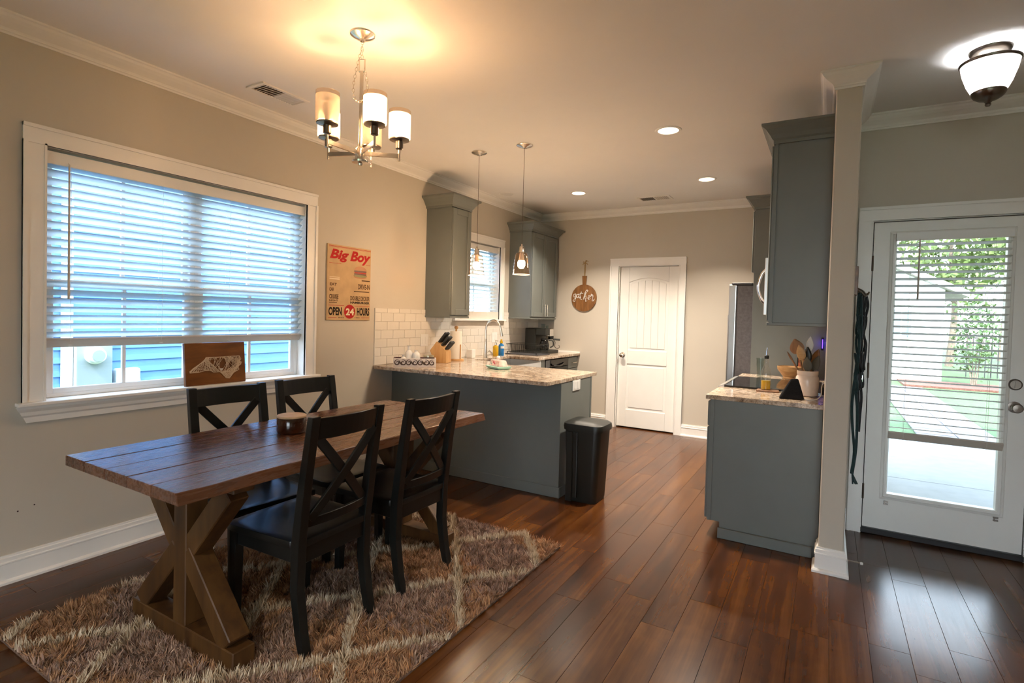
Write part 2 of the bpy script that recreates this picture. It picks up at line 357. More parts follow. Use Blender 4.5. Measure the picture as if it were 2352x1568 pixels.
        return me
    def build(s, name, mat, parent=None, bevel=0.0, seg=1, smooth_all=False, fix=True, label=None, cat=None, group=None, kind=None, origin=None):
        if parent is not None: off = wloc(parent)
        elif origin is not None: off = Vector(origin)
        else:
            a = np.array([tuple(p) for p in s.v]); off = Vector(((a[:, 0].min()+a[:, 0].max())/2, (a[:, 1].min()+a[:, 1].max())/2, a[:, 2].min()))
        me = s.mesh(name, mat, off, bevel, seg, smooth_all, fix)
        o = bpy.data.objects.new(name, me); COL.objects.link(o)
        if parent is not None: o.parent = parent
        else: o.location = off
        return tag(o, label, cat, group, kind)
def wloc(o):
    v = Vector((0, 0, 0))
    while o is not None: v = v + o.location; o = o.parent
    return v
def tag(o, label=None, cat=None, group=None, kind=None):
    if label: o['label'] = label
    if cat: o['category'] = cat
    if group: o['group'] = group
    if kind: o['kind'] = kind
    return o
def thing(name, loc, label=None, cat=None, group=None, kind=None):
    o = bpy.data.objects.new(name, None); o.location = loc; o.empty_display_size = 0.05; COL.objects.link(o)
    return tag(o, label, cat, group, kind)
def copy_tree(o, parent=None, loc=None, rz=None, label=None):
    c = o.copy(); COL.objects.link(c); c.parent = parent
    if loc is not None: c.location = loc
    if rz is not None: c.rotation_euler = (0, 0, rz)
    if label: c['label'] = label
    for ch in list(o.children): copy_tree(ch, c)
    return c
def inst(o, parent, loc, rot=None, scale=None):   # another piece sharing mesh data
    c = o.copy(); COL.objects.link(c); c.parent = parent; c.location = loc
    if rot: c.rotation_euler = rot
    if scale: c.scale = scale
    return c
def point_light(name, loc, power, col, radius=0.03, parent=None):
    d = bpy.data.lights.new(name, 'POINT'); d.energy = power; d.color = col; d.shadow_soft_size = radius
    o = bpy.data.objects.new(name, d); COL.objects.link(o)
    if parent is not None: o.parent = parent; o.location = Vector(loc)-wloc(parent)
    else: o.location = loc
    return o
def smooth_path(pts, per=6):
    pts = [Vector(p) for p in pts]; out = []
    for i in range(len(pts)-1):
        p0 = pts[max(i-1, 0)]; p1 = pts[i]; p2 = pts[i+1]; p3 = pts[min(i+2, len(pts)-1)]
        for k in range(per):
            t = k/per
            out.append(0.5*((2*p1)+(p2-p0)*t+(2*p0-5*p1+4*p2-p3)*t*t+(3*p1-p0-3*p2+p3)*t**3))
    out.append(pts[-1]); return out
def rings(path, prof, z0):
    """mitred rings of a moulding profile (d from wall, z) along a floor path; room on the right-hand side"""
    P = [Vector((p[0], p[1])) for p in path]; R = []
    for i, p in enumerate(P):
        ns = []
        if i > 0: d = (P[i]-P[i-1]).normalized(); ns.append(Vector((d.y, -d.x)))
        if i < len(P)-1: d = (P[i+1]-P[i]).normalized(); ns.append(Vector((d.y, -d.x)))
        m = ns[0] if len(ns) == 1 else (ns[0]+ns[1])/(1+ns[0].dot(ns[1]))
        R.append([(p.x+m.x*d_, p.y+m.y*d_, z0+z_) for d_, z_ in prof])
    return R
def moulding(names, path, prof, z0, mat, kind='structure', parent=None, skip=()):
    R = rings(path, prof, z0); n = len(prof); out = []
    for i in range(len(R)-1):
        if i in skip: continue
        b = B(); vs = R[i]+R[i+1]
        b._add(vs, [(j, (j+1) % n, n+(j+1) % n, n+j) for j in range(n)]+[tuple(reversed(range(n))), tuple(range(n, 2*n))])
        out.append(b.build(names[i] if isinstance(names, list) else names, mat, parent, kind=None if parent else kind))
    return out
TXT = {}
def text_mesh(body, size=1.0, bold=0.0, shear=0.0, extrude=0.0, align='CENTER'):
    c = bpy.data.curves.new('lettering', 'FONT'); c.body = body; c.size = size; c.offset = bold; c.shear = shear; c.extrude = extrude; c.align_x = align; c.resolution_u = 3
    o = bpy.data.objects.new('lettering', c); COL.objects.link(o)
    dg = bpy.context.evaluated_depsgraph_get(); me = bpy.data.meshes.new_from_object(o.evaluated_get(dg))
    bpy.data.objects.remove(o); bpy.data.curves.remove(c); return me
def put_text(body, parent, fn, x0, x1, y0, y1, mat, bold=0.0, shear=0.0, name='lettering'):
    """fits a word into the rectangle x0..x1, y0..y1 of a flat print; fn(u,v)->xyz in parent space"""
    me = text_mesh(body, 1.0, bold, shear); n = len(me.vertices); a = np.empty(n*3); me.vertices.foreach_get('co', a); a = a.reshape(-1, 3)
    mn, mx_ = a.min(0), a.max(0)
    u = x0+(a[:, 0]-mn[0])/(mx_[0]-mn[0])*(x1-x0); v = y0+(a[:, 1]-mn[1])/(mx_[1]-mn[1])*(y1-y0)
    for i, vert in enumerate(me.vertices): vert.co = fn(u[i], v[i])
    me.materials.clear(); me.materials.append(MATS[mat]); me.name = name
    o = bpy.data.objects.new(name, me); COL.objects.link(o); o.parent = parent; return o

# ================================================================== STRUCTURE
def wall_holes(name, axis, a0, a1, t0, t1, z0, z1, holes, mat='paint_greige'):
    """wall along axis ('y': spans y, thickness in x t0..t1; 'x': spans x, thickness in y); holes = (s0,s1,z0,z1)"""
    b = B()
    def put(s0, s1, za, zb):
        if s1-s0 < 1e-4 or zb-za < 1e-4: return
        if axis == 'y': b.box(t0, t1, s0, s1, za, zb)
        else: b.box(s0, s1, t0, t1, za, zb)
    cur = a0
    for (s0, s1, h0, h1) in sorted(holes):
        put(cur, s0, z0, z1); put(s0, s1, z0, h0); put(s0, s1, h1, z1); cur = s1
    put(cur, a1, z0, z1)
    return b.build(name, mat, fix=False, kind='structure', origin=(0, 0, 0))
WIN1 = (1.16, 2.742, 0.872, 2.194); WIN2 = (4.71, 5.523, 1.317, 2.21)
wall_left = wall_holes('wall_left', 'y', Y0, YB+0.12, -0.14, 0.0, -0.05, H, [WIN1, WIN2])
wall_back = wall_holes('wall_back', 'x', 0.0, XP1, YB, YB+0.12, -0.05, H, [(1.150, 1.910, -0.05, 2.055)])
B().box(XP0, XP1, YP, YB, -0.05, H).build('wall_partition', 'paint_greige', bevel=0.012, seg=3, kind='structure', origin=(0, 0, 0))
wall_holes('wall_entry', 'x', XP1, XR+0.12, YD, YD+0.13, -0.05, H, [(3.700, 4.548, -0.05, 2.088)])
B().box(XR, XR+0.12, Y0, YD, -0.05, H).build('wall_right', 'paint_greige', kind='structure', origin=(0, 0, 0))
wall_holes('wall_rear', 'x', -0.14, XR+0.12, Y0-0.14, Y0, -0.05, H, [(2.7, 5.2, 0.10, 2.30)])
B().box(-0.14, XP1, Y0-0.14, YB+0.12, H, H+0.12).box(XP1, XR+0.12, Y0-0.14, YD+0.13, H, H+0.12).build('ceiling', 'paint_ceiling', fix=False, kind='structure', origin=(0, 0, 0))
# floor: slab + vinyl planks
floor = B().box(-0.10, XP1, Y0, YB+0.1, -0.05, -0.008).box(XP1, XR, Y0, YD+0.05, -0.05, -0.008).build('floor', 'floor_wood', fix=False, kind='structure', origin=(0, 0, 0))
PW, PL = 0.150, 0.92
pm = B().box(0.0005, PW-0.0005, 0.0005, PL-0.0005, -0.007, 0.0).mesh('plank', 'floor_wood', bevel=0.0007)
known = {3.38: 2.727, 3.53: 2.917, 3.68: 2.79, 3.83: 2.645, 3.98: 2.922, 4.13: 3.183, 2.78: 2.41, 3.08: 2.464, 2.63: 2.614}
k = -1
while 0.08+0.15*k < XR:
    x = round(0.08+0.15*k, 3); k += 1
    off = known.get(round(x, 2), random.uniform(0, PL))
    y = off-math.ceil((off-0.35)/PL)*PL
    ymax = YD+0.05 if x > XP0 else YB+0.08
    while y < ymax:
        o = bpy.data.objects.new('plank', pm); COL.objects.link(o); o.parent = floor; o.location = (x, y, 0)
        if y+PL > ymax: o.scale = (1, (ymax-y)/PL, 1)
        if x+PW > XR: o.scale[0] = (XR-x)/PW
        y += PL
# crown moulding, mitred, one object per wall run
CROWN = [(0, 0), (0.078, 0), (0.078, -0.010), (0.070, -0.014), (0.064, -0.026), (0.050, -0.040), (0.032, -0.052), (0.018, -0.062), (0.014, -0.070), (0.014, -0.076), (0.009, -0.080), (0.009, -0.090), (0, -0.090)]
moulding(['trim_%d' % i for i in range(1, 9)], [(0, Y0), (0, YB), (XP0, YB), (XP0, YP), (XP1, YP), (XP1, YD), (XR, YD), (XR, Y0)], CROWN, H, 'trim_white')
BASE = [(0, 0), (0.028, 0), (0.028, 0.012), (0.022, 0.020), (0.014, 0.022), (0.014, 0.098), (0.017, 0.100), (0.017, 0.107), (0.012, 0.110), (0.012, 0.128), (0.007, 0.131), (0.007, 0.140), (0, 0.140)]
moulding('baseboard_left', [(0, Y0), (0, 3.70)], BASE, 0, 'trim_white')
moulding(['baseboard_back'], [(0.66, YB), (1.032, YB)], BASE, 0, 'trim_white')
moulding(['baseboard_back'], [(1.990, YB), (XP0, YB)], BASE, 0, 'trim_white')
moulding(['baseboard_partition', 'baseboard_partition_end', 'baseboard_partition_entry', 'baseboard_entry'], [(XP0, 3.585), (XP0, YP), (XP1, YP), (XP1, YD), (3.628, YD)], BASE, 0, 'trim_white')
moulding('baseboard_entry', [(4.64, YD), (XR, YD)], BASE, 0, 'trim_white')

# ---------------------------------------------------------------- windows
CASE = 0.018
def casing_piece(b, axis, s0, s1, z0, z1, face, vertical, inner):
    """flat casing with a raised outer back-band and an inner bead; axis 'y' = on wall x=0 facing +x"""
    def put(a0, a1, c0, c1, d):
        if axis == 'y': b.box(face, face+d, a0, a1, c0, c1)
        else: b.box(a0, a1, face-d, face, c0, c1)
    put(s0, s1, z0, z1, CASE*0.8)
    t = 0.018
    if vertical:
        if inner == 'hi': put(s0, s0+t, z0, z1, CASE*1.25); put(s1-0.010, s1, z0, z1, CASE)
        else: put(s1-t, s1, z0, z1, CASE*1.25); put(s0, s0+0.010, z0, z1, CASE)
    else:
        put(s0, s1, z1-t, z1, CASE*1.25); put(s0, s1, z0, z0+0.010, CASE)
def make_window(name, hole, cw, label, meet, muntins, stool=(0.055, 0.024), apron=True, sashes=2, low_sash_only=False):
    y0, y1, z0, z1 = hole
    w = thing(name, (0, y0, z0), label, None, None, 'structure')
    b = B(); casing_piece(b, 'y', y0-cw, y0+0.004, z0+0.018, z1+0.004, 0, True, 'hi'); b.build('casing', 'trim_white', w, fix=False)
    b = B(); casing_piece(b, 'y', y1-0.004, y1+cw, z0+0.018, z1+0.004, 0, True, 'lo'); b.build('casing', 'trim_white', w, fix=False)
    b = B(); casing_piece(b, 'y', y0-cw, y1+cw, z1-0.004, z1+cw, 0, False, 'lo'); b.build('casing', 'trim_white', w, fix=False)
    B().box(-0.10, 0.0, y0, y1, z0, z0+0.018).box(0.0, stool[0], y0-cw-stool[1], y1+cw+stool[1], z0, z0+0.018).build('stool', 'trim_white', w, bevel=0.004, seg=2, fix=False)
    if apron:
        a0, a1 = y0-cw-0.012, y1+cw+0.012
        b = B(); prof = [(0.042, 0), (0.040, -0.014), (0.030, -0.030), (0.026, -0.048), (0.018, -0.058), (0.016, -0.086), (0.0, -0.086), (0.0, 0)]
        # moulded apron with returned, slanted ends
        n = len(prof); vs = [(d, a0-0.02+0.5*(0.042-d), z0+z) for d, z in prof]+[(d, a1+0.02-0.5*(0.042-d), z0+z) for d, z in prof]
        vs = [(p[0], p[1]+(0.035 if i < n else -0.035)*(z0-p[2])/0.086, p[2]) for i, p in enumerate(vs)]
        b._add(vs, [(j, (j+1) % n, n+(j+1) % n, n+j) for j in range(n)]+[tuple(reversed(range(n))), tuple(range(n, 2*n))]); b.build('apron', 'trim_white', w)
    b = B()
    b.box(-0.138, 0.0, y0-0.001, y0+0.006, z0, z1).box(-0.138, 0.0, y1-0.006, y1+0.001, z0, z1).box(-0.138, 0.0, y0, y1, z1-0.006, z1+0.001); b.build('jamb', 'trim_white', w, fix=False)
    # vinyl frame units
    ny = sashes; span = (y1-y0-0.012)/ny
    for i in range(ny):
        a0 = y0+0.006+i*span; a1 = a0+span
        b = B(); f = 0.030
        b.box(-0.125, -0.075, a0, a0+f, z0+0.018, z1-0.006).box(-0.125, -0.075, a1-f, a1, z0+0.018, z1-0.006).box(-0.125, -0.075, a0+f, a1-f, z1-0.036, z1-0.006).box(-0.125, -0.075, a0+f, a1-f, z0+0.018, z0+0.040)
        b.build('window_frame', 'vinyl_white', w, bevel=0.003, fix=False)
        for (s0, s1, xx) in ((z0+0.036, meet+0.02, -0.092), (meet-0.02, z1-0.03, -0.115)):
            g = 0.030; b = B()
            b.box(xx-0.012, xx+0.014, a0+f-0.004, a0+f+g, s0, s1).box(xx-0.012, xx+0.014, a1-f-g, a1-f+0.004, s0, s1)
            b.box(xx-0.012, xx+0.014, a0+f+g, a1-f-g, s0, s0+g).box(xx-0.012, xx+0.014, a0+f+g, a1-f-g, s1-g, s1)
            sash = b.build('sash', 'vinyl_white', w, bevel=0.003, fix=False)
            nm = muntins; gy0, gy1 = a0+f+g, a1-f-g
            for q in range(nm+1):
                p0 = gy0+(gy1-gy0)*q/(nm+1); p1 = gy0+(gy1-gy0)*(q+1)/(nm+1)
                B().box(xx-0.002, xx+0.002, p0, p1, s0+g, s1-g).build('pane', 'window_glass', sash)
                if q: B().box(xx-0.009, xx+0.009, p0-0.009, p0+0.009, s0+g, s1-g).build('muntin', 'vinyl_white', sash)
    return w
make_window('window_1', WIN1, 0.090, 'wide twin sash window with white casing above the dining table', 1.50, 1)
make_window('window_2', WIN2, 0.090, 'small white cased window above the kitchen sink between the cabinets', 1.75, 1, apron=False, sashes=1, stool=(0.045, 0.03))
for i, (x0, x1) in enumerate(((2.7, 5.2),)):   # unseen window added behind the camera for daylight fill
    w = thing('window_%d' % (i+3), (x0, Y0, 0.10), None, None, None, 'structure')
    b = B(); f = 0.05; xm = (x0+x1)/2
    b.box(x0, x0+f, Y0-0.10, Y0-0.05, 0.10, 2.30).box(x1-f, x1, Y0-0.10, Y0-0.05, 0.10, 2.30).box(x0+f, x1-f, Y0-0.10, Y0-0.05, 0.10, 0.16).box(x0+f, x1-f, Y0-0.10, Y0-0.05, 2.24, 2.30).box(xm-0.03, xm+0.03, Y0-0.10, Y0-0.05, 0.16, 2.24)
    b.build('window_frame', 'vinyl_white', w, fix=False)
    B().box(x0+f, xm-0.03, Y0-0.078, Y0-0.072, 0.16, 2.24).build('pane', 'window_glass', w)
    B().box(xm+0.03, x1-f, Y0-0.078, Y0-0.072, 0.16, 2.24).build('pane', 'window_glass', w)

# ---------------------------------------------------------------- blinds
def make_blind(name, axis, s0, s1, ztop, zbot, pos, tilt, pitch, label, wand_at, wand_len, valance=0.062, rail_h=0.036, slat='blind_slat'):
    """horizontal 2-inch slat blind; axis 'y': hangs in plane x=pos with the room on +x; axis 'x': plane y=pos, room on -y"""
    base = (pos, s0, zbot) if axis == 'y' else (s0, pos, zbot)
    t = thing(name, base, label, 'blind', 'slatted window blinds')
    def P(s, d, z): return (pos+d, s, z) if axis == 'y' else (s, pos-d, z)
    def box(b, a0, a1, d0, d1, z0, z1):
        if axis == 'y': return b.box(pos+d0, pos+d1, a0, a1, z0, z1)
        return b.box(a0, a1, pos-d1, pos-d0, z0, z1)
    box(B(), s0, s1, -0.022, 0.022, ztop-0.045, ztop).build('headrail', 'blind_rail', t, bevel=0.003, fix=False)
    box(B(), s0-0.003, s1+0.003, 0.024, 0.034, ztop-valance, ztop+0.004).build('valance', 'vinyl_white', t, bevel=0.004, seg=2)
    n = int((ztop-0.055-zbot-rail_h-0.012)/pitch)+1; b = B()
    c, s_ = math.cos(tilt), math.sin(tilt); hw = 0.025
    box(b, s0, s1, -hw, hw, -0.0014, 0.0014)
    proto = None
    for i in range(n):
        z = zbot+rail_h+0.026+i*pitch
        if proto is None:
            vs = []
            for sgn_z in (-0.0014, 0.0014):
                for d in ((-hw, hw) if axis == 'y' else (hw, -hw)):
                    pass
            pts = [(-hw, 0), (-hw*0.5, 0.0016), (0, 0.0022), (hw*0.5, 0.0016), (hw, 0)]
            ring = [(d, h+0.0013) for d, h in pts]+[(d, h-0.0013) for d, h in reversed(pts)]
            ring = [(d*c-h*s_, d*s_+h*c) for d, h in ring]
            m = len(ring); vv = [P(s0+0.003, d, z+h) for d, h in ring]+[P(s1-0.003, d, z+h) for d, h in ring]
            bb = B(); bb._add(vv, [(j, (j+1) % m, m+(j+1) % m, m+j) for j in range(m)]+[tuple(reversed(range(m))), tuple(range(m, 2*m))], True)
            proto = bb.build('slat', slat, t); z_first = z
        else:
            inst(proto, t, (random.uniform(-0.0006, 0.0006), 0, z-z_first), rot=((0, random.uniform(-0.02, 0.02), 0) if False else None))
    rw = 0.026; rc, rs_ = math.cos(1.02), math.sin(1.02)   # bottom rail hangs turned, its broad face to the room
    rr_ = [(-rw, -0.008), (rw, -0.008), (rw, 0.008), (-rw, 0.008)]; rr_ = [(d*rc-h*rs_, d*rs_+h*rc) for d, h in rr_]; zc_ = zbot+rail_h/2
    bb = B(); bb._add([P(s0, d, zc_+h) for d, h in rr_]+[P(s1, d, zc_+h) for d, h in rr_], [(j, (j+1) % 4, 4+(j+1) % 4, 4+j) for j in range(4)]+[(3, 2, 1, 0), (4, 5, 6, 7)])
    rail = bb.build('bottom_rail', 'blind_rail', t, bevel=0.003, seg=2)
    L = s1-s0
    for fr in ((0.07, 0.36, 0.63, 0.94) if L > 1 else (0.14, 0.86)):
        for d in (-0.024, 0.024):
            B().tube([P(s0+L*fr, d, zbot+0.018), P(s0+L*fr, d, ztop-0.045)], 0.0008, 4).build('ladder_cord', 'plastic_white', t)
        B().lathe([(0.009, 0.0), (0.009, 0.003), (0.0001, 0.003)], P(s0+L*fr, 0.016, zbot+0.004), 10).build('cord_button', 'plastic_white', rail)
    wz = ztop-0.055
    B().tube([P(wand_at, 0.045, wz), P(wand_at, 0.046, wz-wand_len)], [0.0045, 0.006], 8).build('wand', 'blind_rail', t)
    B().tube([P(wand_at, 0.030, wz+0.012), P(wand_at, 0.045, wz+0.004), P(wand_at, 0.045, wz-0.008)], 0.003, 6).build('wand_hook', 'nickel', t)
    return t
make_blind('window_blind', 'y', 1.170, 2.732, 2.170, 1.165, -0.045, math.radians(36), 0.0443, 'wide white slatted blind hanging in the dining window behind the table', 1.262, 0.70)
make_blind('window_blind', 'y', 4.722, 5.511, 2.190, 1.345, -0.045, math.radians(16), 0.0443, 'small white slatted blind lowered in the window over the kitchen sink', 4.80, 0.40)
make_blind('door_blind', 'x', 3.840, 4.412, 1.985, 0.655, YD-0.030, math.radians(12), 0.0437, 'white slatted blind mounted on the glass entry door', 3.960, 0.37, valance=0.05, rail_h=0.050, slat='door_slat')

# ---------------------------------------------------------------- pantry door
d1 = thing('door_1', (1.53, YB, 0), 'white two panel interior door with arched upper panel beside the round wooden sign', None, None, 'structure')
for (x0, x1, z0, z1, v, inn) in ((1.032, 1.152, 0, 2.052, True, 'hi'), (1.908, 1.990, 0, 2.052, True, 'lo'), (1.032, 1.990, 2.050, 2.146, False, 'lo')):
    b = B()
    if v and x0 < 1.1: x0 = 1.066
    if not v: x0 = 1.066
    casing_piece(b, 'x', x0-0.03 if x0 < 1.1 else x0, x1, z0, z1, YB, v, inn); b.build('casing', 'trim_white', d1, fix=False)
B().box(1.150, 1.162, YB-0.002, YB+0.12, 0, 2.055).box(1.898, 1.910, YB-0.002, YB+0.12, 0, 2.055).box(1.162, 1.898, YB-0.002, YB+0.12, 2.043, 2.055).build('jamb', 'trim_white', d1, fix=False)
DX0, DX1, DZ0, DZ1 = 1.165, 1.895, 0.014, 2.040; DY = YB+0.030
slab = B().box(DX0, DX1, DY+0.008, DY+0.040, DZ0, DZ1).build('door_slab', 'door_white', d1)
def arch(x0, x1, zs, rise, n=14):   # points along an arch from x0 to x1
    return [(x0+(x1-x0)*i/n, zs+rise*(1-((2*i/n-1)**2))) for i in range(n+1)]
fnY = lambda u, v, d: (u, d, v)
PX0, PX1 = DX0+0.115, DX1-0.115
b = B()
b.box(DX0, PX0, DY, DY+0.01, DZ0, DZ1).box(PX1, DX1, DY, DY+0.01, DZ0, DZ1).box(PX0, PX1, DY, DY+0.01, DZ0, 0.235).box(PX0, PX1, DY, DY+0.01, 0.815, 0.990)
b.prism(arch(PX0, PX1, 1.845, 0.055)+[(PX1, DZ1), (PX0, DZ1)], fnY, DY, DY+0.01)
b.build('stiles_and_rails', 'door_white', slab, bevel=0.005, seg=2, fix=False)
def raised(b, pts, y, inset=0.028):
    cx = sum(p[0] for p in pts)/len(pts); cz = sum(p[1] for p in pts)/len(pts)
    return pts
B().prism([(PX0+0.03, 0.265), (PX1-0.03, 0.265), (PX1-0.03, 0.785), (PX0+0.03, 0.785)], fnY, DY+0.002, DY+0.009).build('lower_panel', 'door_white', slab, bevel=0.005, seg=2)
for q in range(5):   # upper panel: five narrow boards under the arch
    a0 = PX0+0.03+(PX1-PX0-0.06)*q/5+0.002; a1 = PX0+0.03+(PX1-PX0-0.06)*(q+1)/5-0.002
    zt = lambda x: 1.815+0.055*(1-((2*(x-PX0)/(PX1-PX0)-1)**2))
    B().prism([(a0, 1.02), (a1, 1.02), (a1, zt(a1)), ((a0+a1)/2, zt((a0+a1)/2)), (a0, zt(a0))], fnY, DY+0.002, DY+0.009).build('panel_board', 'door_white', slab, bevel=0.002)
kn = B().lathe([(0.032, 0.0), (0.032, 0.004), (0.012, 0.008), (0.011, 0.030), (0.024, 0.038), (0.029, 0.052), (0.026, 0.064), (0.012, 0.070), (0.0001, 0.070)], (1.222, DY, 0.925), 20, '-y').build('door_knob', 'nickel', slab)
B().box(1.15, 1.91, YB+0.11, YB+0.12, -0.04, 2.06).build('dark_closet', 'void', d1)  # near-black panel paints the unlit space behind the door

# ---------------------------------------------------------------- exterior glass door
d2 = thing('door_2', (4.12, YD, 0), 'white exterior door with a tall glass pane and mounted blind', None, None, 'structure')
for (x0, x1, z0, z1, v, inn) in ((3.632, 3.712, 0, 2.082, True, 'hi'), (4.536, 4.616, 0, 2.082, True, 'lo'), (3.632, 4.616, 2.080, 2.170, False, 'lo')):
    b = B(); casing_piece(b, 'x', x0, x1, z0, z1, YD, v, inn); b.build('casing', 'trim_white', d2, fix=False)
B().box(3.700, 3.716, YD-0.002, YD+0.13, 0, 2.088).box(4.532, 4.548, YD-0.002, YD+0.13, 0, 2.088).box(3.716, 4.532, YD-0.002, YD+0.13, 2.074, 2.088).build('jamb', 'trim_white', d2, fix=False)
B().box(3.712, 3.730, YD+0.0465, YD+0.075, 0.036, 2.076).box(4.518, 4.536, YD+0.0465, YD+0.075, 0.036, 2.076).box(3.730, 4.518, YD+0.0465, YD+0.075, 2.060, 2.076).build('door_stop_moulding', 'void', d2, fix=False)  # dark strips added behind the slab edges to block leaking light
B().box(3.700, 4.548, YD-0.004, YD+0.13, 0.0, 0.036).build('threshold', 'sill_shade', d2, bevel=0.004)
SX0, SX1, SZ0, SZ1 = 3.7215, 4.526, 0.042, 2.068; GX0, GX1, GZ0, GZ1 = 3.850, 4.396, 0.285, 1.965
b = B(); b.box(SX0, GX0, YD+0.004, YD+0.046, SZ0, SZ1).box(GX1, SX1, YD+0.004, YD+0.046, SZ0, SZ1).box(GX0, GX1, YD+0.004, YD+0.046, SZ0, GZ0).box(GX0, GX1, YD+0.004, YD+0.046, GZ1, SZ1)
dslab = b.build('door_slab', 'door_white', d2, fix=False)
fr = [(0.0, 0.0), (0.0, -0.008), (0.008, -0.016), (0.020, -0.016), (0.024, -0.010), (0.036, -0.006), (0.040, 0.0)]
def frame_ring(b, x0, x1, z0, z1, prof, yface):
    """picture-frame moulding around an opening: prof = (outward offset, depth)"""
    R = []
    for (cx, cz, sx, sz) in ((x0, z0, -1, -1), (x1, z0, 1, -1), (x1, z1, 1, 1), (x0, z1, -1, 1)):
        R.append([(cx+sx*o, yface+d, cz+sz*o) for o, d in prof])
    n = len(prof); vs = [p for r in R for p in r]; fs = []
    for i in range(4):
        for j in range(n-1): fs.append((i*n+j, i*n+j+1, ((i+1) % 4)*n+j+1, ((i+1) % 4)*n+j))
    b._add(vs, fs)
b = B(); frame_ring(b, GX0, GX1, GZ0, GZ1, fr, YD+0.004); b.build('glass_frame', 'door_white', dslab, fix=False)
B().box(GX0-0.005, GX1+0.005, YD+0.022, YD+0.028, GZ0-0.005, GZ1+0.005).build('pane', 'window_glass', dslab)
B().lathe([(0.034, 0), (0.034, 0.006), (0.028, 0.012), (0.026, 0.014), (0.0001, 0.014)], (4.460, YD+0.004, 1.058), 20, '-y').box(4.455, 4.465, YD-0.022, YD-0.008, 1.040, 1.076).build('deadbolt', 'nickel_dark', dslab)
B().lathe([(0.034, 0), (0.034, 0.005), (0.014, 0.010), (0.012, 0.030), (0.022, 0.036), (0.029, 0.048), (0.029, 0.058), (0.022, 0.068), (0.0001, 0.070)], (4.462, YD+0.004, 0.922), 20, '-y').build('door_knob', 'nickel_dark', dslab)
for z in (1.80, 1.09, 0.28):
    B().tube([(3.7185, YD-0.006, z-0.05), (3.7185, YD-0.006, z+0.05)], 0.006, 8).build('hinge', 'nickel_dark', d2)
for x, z in ((3.848, 0.222), (4.400, 0.232)):
    B().box(x-0.012, x+0.012, YD-0.006, YD+0.004, z-0.012, z-0.004).box(x-0.010, x-0.004, YD-0.010, YD+0.004, z-0.012, z+0.012).box(x-0.012, x+0.012, YD-0.006, YD+0.004, z+0.004, z+0.012).build('hold_down_bracket', 'nickel_dark', dslab, fix=False)

# ================================================================== KITCHEN
# ---- subway tile backsplash on the left wall: grout panel + separate tiles
bs = B().box(0.0, 0.004, 3.466, YB, 0.914, 1.424).build('backsplash', 'grout', wall_left)
bs_proto = {}
TW, TH, TG = 0.1524, 0.0757, 0.0022
def tile_piece(y0, y1, z0, z1):
    key = (round(y1-y0, 4), round(z1-z0, 4))
    if key not in bs_proto:
        bs_proto[key] = B().box(0.0, 0.0055, 0, y1-y0, 0, z1-z0).mesh('tile', 'tile_white', bevel=0.0014)
    o = bpy.data.objects.new('tile', bs_proto[key]); COL.objects.link(o); o.parent = bs; o.location = (0.004+random.uniform(-0.0004, 0.0004), y0, z0)
zr = 0.916; row = 0
while zr < 1.42:
    z1 = min(zr+TH, 1.4225); y = 3.468-(0.0 if row % 2 == 0 else (TW+TG)/2)
    while y < YB-0.01:
        a0, a1 = max(y, 3.468), min(y+TW, YB-0.002)
        segs = [(a0, a1)]
        if z1 > 1.30:   # leave the window trim free
            segs = []
            if a0 < 4.59: segs.append((a0, min(a1, 4.59)))
            if a1 > 5.645: segs.append((max(a0, 5.645), a1))
        for (p, q) in segs:
            if q-p > 0.012: tile_piece(p, q, zr, z1)
        y += TW+TG
    zr += TH+TG; row += 1
# ---- cabinet helpers
CABCROWN = [(0, 0), (0.014, 0), (0.014, 0.020), (0.024, 0.030), (0.036, 0.052), (0.058, 0.082), (0.076, 0.094), (0.080, 0.098), (0.080, 0.112), (0, 0.112)]
def shaker(b, name, parent, axis, s0, s1, z0, z1, face, out, mat='cabinet_grey', st=0.058):
    """shaker door on a face perpendicular to x; out=+1/-1 direction of the room; returns the door object"""
    t = 0.020
    def bx(bb, a0, a1, c0, c1, d0, d1):
        x0, x1 = face+out*d0, face+out*d1
        bb.box(min(x0, x1), max(x0, x1), a0, a1, c0, c1)
    bb = B(); bx(bb, s0, s1, z0, z1, 0, t*0.5)
    d = bb.build(name, mat, parent)
    bb = B()
    bx(bb, s0, s0+st, z0, z1, t*0.5, t); bx(bb, s1-st, s1, z0, z1, t*0.5, t); bx(bb, s0+st, s1-st, z0, z0+st, t*0.5, t); bx(bb, s0+st, s1-st, z1-st, z1, t*0.5, t)
    bb.build('door_frame', mat, d, bevel=0.003, fix=False)
    return d
def bar_handle(parent, p0, p1, out, r=0.005):
    p0, p1, out = Vector(p0), Vector(p1), Vector(out); d = (p1-p0).normalized()
    b = B(); b.tube([p0-d*0.018+out*0.026, p1+d*0.018+out*0.026], r, 10); b.tube([p0, p0+out*0.026], r*0.8, 8); b.tube([p1, p1+out*0.026], r*0.8, 8)
    return b.build('handle', 'nickel', parent, fix=False)
